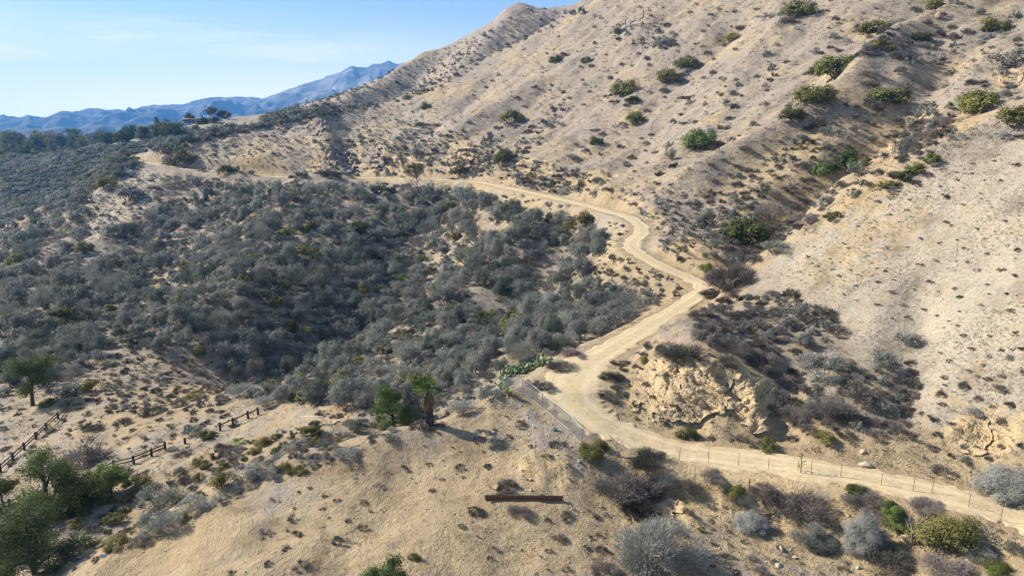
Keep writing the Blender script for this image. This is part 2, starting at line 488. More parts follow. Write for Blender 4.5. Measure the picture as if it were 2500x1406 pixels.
def zones(v):
    x, y, z = v[:, 0], v[:, 1], v[:, 2]
    u, w = project(v)
    infront = y > 5
    def blob(poly, soft):
        """soft membership of a ground area outlined by places in the photo"""
        ins = np.zeros(len(v))
        for dx, dy in ((0, 0), (soft, 0), (-soft, 0), (0, soft), (0, -soft), (soft * .7, soft * .7), (-soft * .7, -soft * .7), (soft * .7, -soft * .7), (-soft * .7, soft * .7)):
            ins += inpoly(u + dx, w + dy, poly)
        return ins / 9 * infront
    wob = fbm(x / 14, y / 14, 3, 71) * .25
    g = np.full(len(v), .67)
    bench = [(1240,955),(1000,1055),(680,1125),(480,1215),(200,1420),(1450,1420),(1480,1200),(1420,1080)]
    b_ = blob(bench, 25)
    g = g * (1 - b_) + .10 * b_
    b_ = blob([(1450,1120),(2520,1260),(2520,1420),(1400,1420)], 25)
    g = g * (1 - b_) + .18 * b_
    b_ = blob([(1480,800),(1620,800),(1900,900),(2050,1100),(2500,1000),(2500,1280),(1450,1070),(1420,950)], 25)
    g = g * (1 - b_) + .22 * b_
    b_ = blob([(1700,480),(1950,300),(2200,270),(2460,300),(2130,480),(1850,650),(1700,660)], 25)
    g = g * (1 - b_) + .28 * b_
    b_ = blob([(0,980),(250,850),(520,880),(600,1000),(900,990),(700,1120),(300,1260),(0,1180)], 25)
    g = g * (1 - b_) + .40 * b_
    b_ = blob([(1850,650),(2130,470),(2500,300),(2520,1000),(2250,1000),(2000,850)], 40)
    g = g * (1 - b_) + .72 * b_
    b_ = blob([(900,330),(1480,450),(1560,540),(1100,430),(480,420),(600,360)], 25)
    g = g * (1 - b_) + .40 * b_
    d, _ = seg_dist(x, y, roadc[::3])
    k = 1 - sstep(3, 9, d)
    g = g * (1 - .55 * k) + wob
    rk = np.zeros(len(v))
    for (uu, vv, yy, rad, amp) in ROUGH:
        cx, cy, _ = P(uu, vv, yy)
        rk = np.maximum(rk, 1 - sstep(rad * .55, rad, np.hypot(x - cx, y - cy) + fbm(x / 2, y / 2, 2, 5) * rad * .25))
    gv = np.maximum(blob([(1190,960),(1310,985),(1440,1080),(1420,1180),(1300,1120),(1250,1000)], 20), .8 * blob([(700,1130),(1000,1060),(1100,1080),(900,1200),(600,1260)], 40) * sstep(-.1, .5, fbm(x / 5, y / 5, 2, 9)))
    gv = np.maximum(gv, .8 * blob([(300,1080),(560,1000),(760,1000),(560,1100),(300,1180),(0,1250),(0,1040)], 20))
    pl = blob([(1850,650),(2130,470),(2500,300),(2520,1000),(2250,1020),(2080,830),(1950,710)], 40)
    pl = np.maximum(pl, .6 * blob([(480,410),(470,345),(780,288),(1000,245),(1150,300),(800,420)], 25))
    pl = np.maximum(pl, .8 * blob([(200,540),(240,450),(330,405),(420,430),(360,520),(240,600)], 20))
    pl = np.maximum(pl, .55 * blob([(0,1250),(0,1000),(240,1000),(620,1000),(760,1040),(400,1130)], 25))
    pl = np.maximum(pl, .5 * blob([(1200,460),(1480,530),(1560,560),(1500,600),(1650,690),(1620,760),(1540,770),(1440,640),(1300,560)], 20))
    return g, rk, gv, pl

def vattr(me, name, val):
    a = me.attributes.new(name, 'FLOAT', 'POINT')
    a.data.foreach_set('value', np.asarray(val, np.float32))

GROUND = ground_material()
tme = mesh_from('hillside', TV, TF, GROUND, smooth=True)
for nm, val in zip(('grass', 'rock', 'gravel', 'pale'), zones(TV)): vattr(tme, nm, val)
tag(link('hillside', tme), kind='structure')

# ------------------------------------------------------------------ dirt road
def build_road():
    m, nt, b = newmat('packed dirt')
    pos = geopos(nt)
    ac = attr(nt, 'across')
    n1, n2, n3 = noise(nt, .25, 5, .6, pos), noise(nt, 1.6, 5, .65, pos), noise(nt, 8, 3, .7, pos)
    c = mixc(nt, ramp(nt, n1, [(.35, (0, 0, 0)), (.65, (1, 1, 1))]), (.56, .435, .245), (.50, .385, .225))
    c = mixc(nt, mth(nt, 'MULTIPLY', ramp(nt, n2, [(.45, (0, 0, 0)), (.65, (1, 1, 1))]), .8), c, (.42, .32, .195))
    # the two wheel tracks are paler, packed dust; the edges are loose and browner
    tr = mth(nt, 'ABSOLUTE', mth(nt, 'SUBTRACT', mth(nt, 'ABSOLUTE', mth(nt, 'ADD', ac, mth(nt, 'MULTIPLY', mth(nt, 'SUBTRACT', n1, .5), .5))), .42))
    c = mixc(nt, mth(nt, 'MULTIPLY', ramp(nt, tr, [(.05, (1, 1, 1)), (.22, (0, 0, 0))]), .5), c, (.62, .505, .325))
    ed = mth(nt, 'ADD', mth(nt, 'ABSOLUTE', ac), mth(nt, 'MULTIPLY', mth(nt, 'SUBTRACT', n2, .5), .5))
    c = mixc(nt, mth(nt, 'MULTIPLY', ramp(nt, ed, [(.75, (0, 0, 0)), (1.0, (1, 1, 1))]), .8), c, (.43, .325, .20))
    nt.links.new(c, b.inputs['Base Color'])
    bump(nt, b, mth(nt, 'ADD', mth(nt, 'MULTIPLY', n2, .6), mth(nt, 'ADD', mth(nt, 'MULTIPLY', n3, .25), mth(nt, 'MULTIPLY', tr, .5))), .7, .18)
    K = 13
    vs, ac_ = [], []
    fine = []
    for i in range(len(roadc) - 1):
        for t in np.linspace(0, 1, 4, endpoint=False):
            fine.append(np.append(roadc[i] * (1 - t) + roadc[i + 1] * t, road_hw[i] * (1 - t) + road_hw[i + 1] * t))
    fine = np.array(fine)
    for i, q in enumerate(fine):
        t = fine[min(i + 3, len(fine) - 1)][:2] - fine[max(i - 3, 0)][:2]
        t /= np.hypot(*t) + 1e-9
        nr = np.array([t[1], -t[0]])
        arr = np.linspace(-1, 1, K)
        for a in arr:
            e = q[3] * (1 + .22 * float(vnoise(np.array([i * .16]), np.array([3.0 if a > 0 else 9.0]), 5)[0]) * abs(a)) * 1.06
            lift = .05 + .05 * (1 - a * a) - (.22 if abs(a) > .99 else 0)
            lift += .03 * float(vnoise(np.array([q[0] * .9]), np.array([q[1] * .9]), 3)[0]) - (.035 if .25 < abs(a) < .6 else 0)
            vs.append((q[0] + nr[0] * a * e, q[1] + nr[1] * a * e, q[2] + lift)); ac_.append(a)
    n = len(fine)
    i = np.arange(n - 1)[:, None] * K + np.arange(K - 1)[None]
    f = np.stack([i, i + K, i + K + 1, i + 1], -1).reshape(-1, 4)
    me = mesh_from('dirt_road', vs, f, m, smooth=True)
    vattr(me, 'across', ac_)
    o = tag(link('dirt_road', me), kind='structure')
    return np.array(vs), f
RV, RF = build_road()

# ------------------------------------------------------------------ far mountains
def build_mountains():
    m, nt, b = newmat('chaparral mountain')
    pos = geopos(nt)
    n1, n2 = noise(nt, .0025, 6, .6, pos), noise(nt, .012, 5, .65, pos)
    rk = attr(nt, 'bare')
    c = mixc(nt, ramp(nt, n2, [(.38, (0, 0, 0)), (.62, (1, 1, 1))]), (.05, .065, .045), (.16, .145, .10))
    rc = mth(nt, 'MULTIPLY', rk, ramp(nt, n1, [(.42, (0, 0, 0)), (.58, (1, 1, 1))]))
    c = mixc(nt, rc, c, (.42, .37, .31))
    nt.links.new(c, b.inputs['Base Color'])
    prof = [(-900,300),(-500,280),(-200,292),(0,282),(50,287),(110,286),(150,272),(245,264),(300,271),(342,260),(405,256),(446,257),(500,240),(560,238),(612,238),(640,243),(684,227),(720,214),(756,203),(792,190),(828,178),(850,166),(862,160),(875,167),(892,166),(910,159),(930,156),(950,150),(968,157),(1000,152),(1100,140),(1250,150),(1500,170),(1900,200)]
    q = np.array([P(u, v, 6500) for u, v in prof])
    pth, pz = np.arctan2(q[:, 0], q[:, 1]), q[:, 2]
    th = np.linspace(-1.0, .45, 620)
    r = np.concatenate([np.linspace(3300, 6900, 160), np.linspace(7000, 7700, 6)])
    TH, RR = np.meshgrid(th, r)
    x, y = (RR * np.sin(TH)).ravel(), (RR * np.cos(TH)).ravel()
    t = TH.ravel(); rr = RR.ravel()
    rc_ = 6500 / np.cos(np.clip(t, -1, .5)) * .96
    top = np.interp(t, pth, pz) * .96 + 6
    d = (rr - rc_)
    k = np.where(d < 0, np.clip(1 + d / (rc_ - 3500), 0, 1) ** 1.15, np.clip(1 - d / 1400, 0, 1))
    rg = ridged(x / 900 + .3 * fbm(x / 700, y / 700, 2, 7), y / 2000, 4, 51)
    rg2 = ridged(x / 330, y / 420, 3, 57)
    amp = np.clip(-d / 500, 0, 1)
    z = top * k * (1 - .50 * amp * (1 - np.clip(rg * .6 + .4, 0, 1.2))) + amp * 55 * (rg2 - .4) * np.clip(k * 3, 0, 1)
    z += 5 * fbm(x / 60, y / 60, 3, 3) * np.clip(k * 4, 0, 1)
    z -= 12 * (1 - np.clip(k * 6, 0, 1))
    n, mm = len(th), len(r)
    i = np.arange(mm - 1)[:, None] * n + np.arange(n - 1)[None]
    f = np.stack([i, i + n, i + n + 1, i + 1], -1).reshape(-1, 4)[:, ::-1]
    me = mesh_from('mountains', np.stack([x, y, z], 1), f, m, smooth=True)
    vattr(me, 'bare', np.clip((z - 180) / 200, 0, 1) * np.clip(rg + .2, 0, 1))
    tag(link('mountains', me), kind='structure')
build_mountains()

# ------------------------------------------------------------------ the air
def build_haze():
    m = bpy.data.materials.new('haze air')
    m.use_nodes = True
    nt = m.node_tree
    nt.nodes.remove(nt.nodes['Principled BSDF'])
    pv = nt.nodes.new('ShaderNodeVolumePrincipled')
    pv.inputs['Color'].default_value = (.14, .44, 1.0, 1)
    pv.inputs['Density'].default_value = 1.35e-4
    pv.inputs['Anisotropy'].default_value = .1
    nt.links.new(pv.outputs[0], nt.nodes['Material Output'].inputs['Volume'])
    a, lo, hi = 7900, float(TV[:, 2].min()) - 30, 800
    v = [(sx_ * a, sy_ * a, z_) for z_ in (lo, hi) for sx_, sy_ in ((-1, -1), (1, -1), (1, 1), (-1, 1))]
    f = [(3, 2, 1, 0), (4, 5, 6, 7), (0, 1, 5, 4), (1, 2, 6, 5), (2, 3, 7, 6), (3, 0, 4, 7)]
    tag(link('haze', mesh_from('haze', v, f, m)), kind='stuff')
build_haze()

# ------------------------------------------------------------------ plants: materials
def leafmat(name, a, b_, c_, d_, trans=.25):
    """two colours by leaf (a-b) and two more (c-d) towards which single plants drift"""
    m, nt, b = newmat(name)
    t = attr(nt, 'tone')
    oi = mth(nt, 'FRACT', mth(nt, 'ADD', nt.nodes.new('ShaderNodeObjectInfo').outputs['Random'], attr(nt, 'drift')))
    c1 = mixc(nt, t, a, b_); c2 = mixc(nt, t, c_, d_)
    c = mixc(nt, oi, c1, c2)
    # some plants are greener and darker, some dustier and paler
    r2 = mth(nt, 'FRACT', mth(nt, 'MULTIPLY', oi, 13.7))
    c = mixc(nt, 1.0, c, ramp(nt, r2, [(0, (.46, .53, .45)), (.4, (.95, .97, .95)), (1, (1.32, 1.27, 1.24))]), 'MULTIPLY')
    nt.links.new(c, b.inputs['Base Color'])
    b.inputs['Roughness'].default_value = .7
    tr = nt.nodes.new('ShaderNodeBsdfTranslucent')
    nt.links.new(c, tr.inputs['Color'])
    mx = nt.nodes.new('ShaderNodeMixShader'); mx.inputs[0].default_value = trans
    nt.links.new(b.outputs[0], mx.inputs[1]); nt.links.new(tr.outputs[0], mx.inputs[2])
    nt.links.new(mx.outputs[0], nt.nodes['Material Output'].inputs['Surface'])
    return m

M_CHAP = leafmat('grey chaparral leaf', (.09,.11,.085), (.26,.285,.235), (.125,.125,.115), (.29,.27,.235))
M_BALL = leafmat('grey broom twig', (.17,.17,.145), (.36,.35,.31), (.16,.17,.15), (.35,.35,.315))
M_EVER = leafmat('olive leaf', (.075,.09,.022), (.205,.22,.06), (.10,.095,.03), (.24,.21,.07))
M_GREEN = leafmat('fresh green leaf', (.065,.115,.025), (.19,.24,.07), (.08,.115,.03), (.20,.22,.08))
M_DRY = leafmat('dry brown twig', (.095,.078,.07), (.23,.19,.165), (.11,.095,.08), (.25,.215,.18), .1)
M_PURP = leafmat('dead purple grey twig', (.12,.10,.088), (.30,.26,.235), (.135,.108,.10), (.31,.26,.235), .1)
M_SAGE = leafmat('pale sage leaf', (.18,.195,.17), (.38,.39,.34), (.19,.195,.185), (.38,.36,.32))
M_YEL = leafmat('yellow green leaf', (.11,.10,.025), (.22,.20,.06), (.12,.115,.03), (.24,.19,.06))
M_TREE = leafmat('tree leaf', (.045,.075,.025), (.12,.155,.05), (.055,.075,.03), (.13,.14,.055))
M_STRAW = leafmat('straw', (.29,.235,.15), (.42,.34,.23), (.27,.22,.15), (.39,.32,.23), .15)
M_TUFT = leafmat('small weed', (.12,.115,.07), (.26,.23,.15), (.13,.11,.085), (.26,.22,.165), .1)

def barkmat(name, a, b_):
    m, nt, b = newmat(name)
    nt.links.new(mixc(nt, noise(nt, 4, 4, .6, geopos(nt)), a, b_), b.inputs['Base Color'])
    return m
M_STEM = barkmat('grey brown stem', (.07,.055,.045), (.17,.14,.12))
M_BARK = barkmat('dark bark', (.045,.035,.028), (.13,.105,.085))
M_PALE = barkmat('pale dead wood', (.22,.19,.165), (.42,.37,.33))

# ------------------------------------------------------------------ plants: shapes
def unit(n, g):
    v = g.normal(size=(n, 3)); return v / np.linalg.norm(v, axis=1, keepdims=True)

def diamonds(c, d, ln, wd, g, taper=.45, nrm=None):
    """leaf- or twig-shaped four-cornered faces growing from c along d"""
    n = len(c)
    s = np.cross(d, unit(n, g) if nrm is None else nrm); s /= np.linalg.norm(s, axis=1, keepdims=True) + 1e-9
    ln = np.broadcast_to(np.asarray(ln, float).reshape(-1, 1), (n, 1)); wd = np.broadcast_to(np.asarray(wd, float).reshape(-1, 1), (n, 1))
    bend = np.cross(d, s) * ln * .12
    mid = c + d * ln * taper + bend
    return np.stack([c, mid - s * wd / 2, c + d * ln, mid + s * wd / 2], 1).reshape(-1, 3), np.arange(4 * n).reshape(n, 4)

def tube(path, r0, r1, k=5):
    p = np.array(path, float); n = len(p)
    vs, fs = [], []
    for i in range(n):
        t = p[min(i + 1, n - 1)] - p[max(i - 1, 0)]; t /= np.linalg.norm(t) + 1e-9
        a = np.cross(t, [.3, .9, .2] if abs(t[2]) > .8 else [0, 0, 1.]); a /= np.linalg.norm(a); b = np.cross(t, a)
        r = r0 + (r1 - r0) * i / (n - 1)
        for j in range(k):
            q = 2 * math.pi * j / k
            vs.append(p[i] + r * (math.cos(q) * a + math.sin(q) * b))
        if i:
            for j in range(k):
                fs.append(((i - 1) * k + j, (i - 1) * k + (j + 1) % k, i * k + (j + 1) % k, i * k + j))
    return np.array(vs), np.array(fs)

class Geo:
    def __init__(s): s.v, s.f, s.m, s.t, s.n = [], [], [], [], 0
    def add(s, v, f, mi=0, tone=.5):
        s.v.append(np.asarray(v, float)); s.f.append(np.asarray(f) + s.n); s.n += len(v)
        s.m.append(np.full(len(f), mi)); s.t.append(np.broadcast_to(tone, (len(f),)).astype(float))
        return s
    def arrays(s): return np.vstack(s.v), np.vstack(s.f), np.concatenate(s.m), np.concatenate(s.t)
    def mesh(s, name, mats):
        v, f, m, t = s.arrays()
        return mesh_from(name, v, f, mats, m, cols=t)

def shrub_geo(seed, r, h, clumps, leaves, ll, lw, mode='leaf', flat=.0, stems=8, core=.15, ragged=.5):
    """leaf cloud and stems of one shrub, base at the origin"""
    g = np.random.default_rng(seed)
    fol, st = Geo(), Geo()
    a = g.uniform(0, 2 * math.pi, clumps); el = np.arcsin(g.uniform(.02, .98, clumps))
    rr = g.uniform(.45, .78, clumps)
    lop = 1 + ragged * .5 * np.sin(a * 2 + g.uniform(0, 6)) + ragged * .3 * np.sin(a * 3 + g.uniform(0, 6))
    cc = np.stack([np.cos(a) * np.cos(el) * r * rr * lop, np.sin(a) * np.cos(el) * r * rr * lop, np.sin(el) * h * rr * (1 - flat * .3) + h * .12], 1)
    cr = r * g.uniform(.20, .42, clumps)
    ct = g.uniform(0, 1, clumps)
    k = g.integers(0, clumps, leaves)
    d = unit(leaves, g)
    d[:, 2] = np.abs(d[:, 2]) * np.where(g.random(leaves) < .8, 1, -1)
    rad = g.random(leaves) ** (1 / 2.2)
    c = cc[k] + d * (rad * cr[k])[:, None] * np.array([1, 1, min(1.0, h / r)])
    low = c[:, 2] < .04 * h
    c[low, 2] = g.uniform(.03, .25, low.sum()) * h
    out = c - np.array([0, 0, -.1 * h]); out[:, 2] += .2 * h
    out /= np.linalg.norm(out, axis=1, keepdims=True) + 1e-9
    if mode == 'leaf':
        fn = out * .45 + d * .55 + np.array([0, 0, .1]) + unit(leaves, g) * .42
        dirs = np.cross(fn, unit(leaves, g)) + out * .12
    else:
        fn = np.cross(out, unit(leaves, g)) * .5 + d * .6 + out * .3
        dirs = out * .8 + unit(leaves, g) * .6
    dirs /= np.linalg.norm(dirs, axis=1, keepdims=True)
    tone = np.clip(.5 * ct[k] + .5 * g.random(leaves) + .15 * (rad - .5), 0, 1)
    L = ll * g.uniform(.6, 1.4, leaves)
    fol.add(*diamonds(c, dirs, L, lw * g.uniform(.7, 1.3, leaves), g, nrm=fn), 0, tone)
    for i in range(stems):
        e = cc[i % clumps] * g.uniform(.75, 1.05)
        b0 = np.array([g.normal() * .06 * r, g.normal() * .06 * r, -.25])
        m1 = b0 * .5 + e * .5 + g.normal(size=3) * .08 * r + np.array([0, 0, .05 * h])
        st.add(*tube([b0, m1, e], .03 * r + .006, .008 * r, 4), 0, .5)
    return fol, st

KINDS = {}
def kind(name, obj, mat, stemmat, protos, adj, noun, cat):
    """prototype shapes of one kind of plant, all about one metre in radius"""
    K = dict(name=obj, adj=adj, noun=noun, cat=cat, mats=[mat, stemmat], fol=[], st=[], both=[], geo=[], w=[])
    for i, (fo, st) in enumerate(protos):
        K['fol'].append(fo.mesh(obj + '_foliage', [mat])); K['st'].append(st.mesh(obj + '_stems', [stemmat]))
        bo = Geo()
        for q, mi in ((fo, 0), (st, 1)):
            v, f, _, t = q.arrays(); bo.add(v, f, mi, t)
        K['both'].append(bo.mesh(obj, [mat, stemmat])); K['geo'].append(bo.arrays())
    KINDS[name] = K

kind('chap', 'chaparral_shrub', M_CHAP, M_STEM, [shrub_geo(100 + i, 1, 1.0 + .12 * (i % 3), 13 + 2 * i, 1700, .10, .055, 'leaf') for i in range(6)], 'grey-green', 'chaparral shrub', 'shrub')
kind('chapbig', 'chaparral_shrub', M_CHAP, M_STEM, [shrub_geo(160 + i, 1, 1.0 + .12 * (i % 3), 20 + 3 * i, 5600, .062, .03, 'leaf', stems=12, ragged=.6) for i in range(6)], 'grey-green', 'chaparral shrub', 'shrub')
kind('chapwisp', 'grey_shrub', M_CHAP, M_STEM, [shrub_geo(130 + i, 1, 1.1, 14 + 2 * i, 3600, .13, .014, 'twig') for i in range(4)], 'wispy grey', 'shrub', 'shrub')
kind('ever', 'evergreen_shrub', M_EVER, M_STEM, [shrub_geo(200 + i, 1, .85, 14 + 2 * i, 2600, .105, .06, 'leaf', ragged=.7) for i in range(5)], 'olive green', 'evergreen shrub', 'shrub')
kind('green', 'green_shrub', M_GREEN, M_STEM, [shrub_geo(240 + i, 1, .9, 13 + 2 * i, 2600, .11, .06, 'leaf') for i in range(3)], 'bright green', 'leafy shrub', 'shrub')
kind('dry', 'dry_shrub', M_DRY, M_STEM, [shrub_geo(300 + i, 1, .62, 10 + 2 * i, 1500, .22, .028, 'twig', .4) for i in range(5)], 'dry brown', 'shrub', 'shrub')
kind('dead', 'dead_brush', M_PURP, M_PALE, [shrub_geo(340 + i, 1, .8, 11 + 2 * i, 2200, .24, .022, 'twig', .2, 16) for i in range(3)], 'purplish dead', 'brush', 'brush')
kind('sage', 'sage_bush', M_SAGE, M_STEM, [shrub_geo(400 + i, 1, .85, 12 + 2 * i, 2000, .16, .026, 'twig') for i in range(4)], 'pale grey', 'sage bush', 'shrub')
kind('yel', 'yellow_shrub', M_YEL, M_STEM, [shrub_geo(440 + i, 1, .85, 11 + 2 * i, 1800, .11, .05, 'leaf') for i in range(3)], 'yellow-green', 'shrub', 'shrub')
kind('tuft', 'weed_tuft', M_TUFT, M_STEM, [shrub_geo(500 + i, 1, .8, 4 + i, 420, .42, .045, 'twig', .3, 3) for i in range(5)], 'small dark', 'weed tuft', 'weed')

PLACED = []       # every plant: dict(kind, var, pos, r, sz, rot, ...)
def place(k, u, v, w=None, r=None, hs=1.0, var=None, label=None, rot=None, sink=.1, parts=None, group=None):
    """a plant whose foot is seen at pixel (u, v), w photo pixels wide"""
    loc, nor = hit(u, v)
    if loc is None: return None
    d = (loc - CAMP).length
    if r is None: r = w / 2 * d / FPX / 1.02
    return put(k, loc, r, hs, var, label, rot, sink, parts, u, v, group)

def put(k, loc, r, hs=1.0, var=None, label=None, rot=None, sink=.1, parts=None, u=None, v=None, group=None):
    if u is None:
        u, v = (float(q) for q in project(np.array(loc)))
    d = (Vector(loc) - CAMP).length
    K = KINDS[k]
    PLACED.append(dict(k=k, var=int(rng.integers(len(K['both']))) if var is None else var, loc=Vector(loc) - Vector((0, 0, sink * r)), r=r, hs=hs,
                       rot=rng.uniform(0, 6.28) if rot is None else rot, label=label, px=2 * r * FPX / d, u=u, v=v, parts=parts, group=group))
    return PLACED[-1]

GRID = {}
def free(x, y, rad, f):
    cs = 4.0
    i0, j0 = int(x // cs), int(y // cs)
    n = int(math.ceil((rad + 4) * f / cs))
    for i in range(i0 - n, i0 + n + 1):
        for j in range(j0 - n, j0 + n + 1):
            for (a, b, c) in GRID.get((i, j), ()):
                if (a - x) ** 2 + (b - y) ** 2 < ((rad + c) * f) ** 2: return False
    return True
def occupy(x, y, rad): GRID.setdefault((int(x // 4), int(y // 4)), []).append((x, y, rad))

def road_clear(x, y):
    d = np.hypot(roadc[:, 0] - x, roadc[:, 1] - y)
    i = int(d.argmin())
    return float(d[i]) - road_hw[i]

_rp = sorted((q[0], q[1]) for q in ROAD if q[1] < 500 and q[0] < 1490)
RU, RVV = [q[0] for q in _rp], [q[1] for q in _rp]
def scatter(poly, tries, mix, rlo, rhi, pack=.75, holes=(), hs=(.8, 1.2), clump=None, margin=.6, keep=1.0, seed=0):
    """plants scattered over the ground area outlined in the photo; mix = [(kind, weight)]"""
    g = np.random.default_rng(900 + seed)
    pa = np.array(poly); lo, hi = pa.min(0), pa.max(0)
    ks = [m[0] for m in mix]; w = np.array([m[1] for m in mix], float); w /= w.sum()
    U = g.uniform(lo[0], hi[0], tries); V = g.uniform(lo[1], hi[1], tries)
    ok = inpoly(U, V, poly)
    for hpoly in holes: ok &= ~(inpoly(U, V, hpoly) & (g.random(tries) < .93))
    n = 0
    upper = seed in (4, 5, 9, 10, 24) or seed >= 40 or seed in (2, 3)
    for u, v in zip(U[ok], V[ok]):
        loc, nor = hit(u, v)
        if loc is None: continue
        if clump and vnoise(np.array([loc.x / clump]), np.array([loc.y / clump]), 77 + seed)[0] < g.uniform(-.6, .35): continue
        r = (rlo + (rhi - rlo) * g.random() ** 1.6) * (min(1, max(.52, (loc.y + 55) / 250)) if seed in (1, 31) else 1)
        if not free(loc.x, loc.y, r, pack): continue
        if road_clear(loc.x, loc.y) < r * .8 + margin * max(1, loc.y / 110): continue
        hh = g.uniform(*hs)
        if u < 1480 and v < 640 and loc.y < 345 and not upper:
            tv = float(project(np.array([loc.x, loc.y, loc.z + r * hh * 1.15]))[1])
            if tv < float(np.interp(u, RU, RVV)) + 3: continue
        occupy(loc.x, loc.y, r)
        put(ks[g.choice(len(ks), p=w)], loc, r, hh, u=u, v=v, sink=.12)
        n += 1
    return n
kind('ball', 'ball_shrub', M_BALL, M_STEM, [shrub_geo(600, 1, 1.3, 44, 26000, .10, .011, 'leaf', stems=22, ragged=.15), shrub_geo(601, 1, 1.1, 28, 15000, .13, .012, 'twig', stems=18, ragged=.25)], 'pale grey', 'rounded shrub', 'shrub')
kind('bigever', 'leafy_bush', M_EVER, M_STEM, [shrub_geo(610, 1, .95, 30, 9000, .06, .035, 'leaf', stems=16, ragged=.65), shrub_geo(611, 1, .85, 26, 8000, .06, .035, 'leaf', stems=14, ragged=.4)], 'olive green', 'leafy bush', 'bush')
kind('biggreen', 'leafy_bush', M_GREEN, M_STEM, [shrub_geo(620, 1, 1.0, 26, 7500, .06, .035, 'leaf', stems=18, ragged=.5), shrub_geo(621, 1, .9, 22, 7000, .065, .035, 'leaf', stems=14, ragged=.4)], 'bright green', 'leafy bush', 'bush')
kind('bigdead', 'dead_brush', M_PURP, M_PALE, [shrub_geo(630, 1, .8, 24, 9000, .16, .011, 'twig', .1, 40, ragged=.4), shrub_geo(631, 1, .75, 22, 8000, .17, .011, 'twig', .1, 36, ragged=.4), shrub_geo(632, 1, .65, 18, 7000, .17, .012, 'twig', .1, 30, ragged=.45)], 'purplish dead', 'brush', 'brush')
kind('bigdry', 'dry_brush', M_DRY, M_STEM, [shrub_geo(640, 1, .75, 22, 8000, .15, .012, 'twig', .1, 24, ragged=.4), shrub_geo(641, 1, .7, 20, 7500, .16, .012, 'twig', .1, 24, ragged=.4)], 'dark brown', 'brush', 'brush')

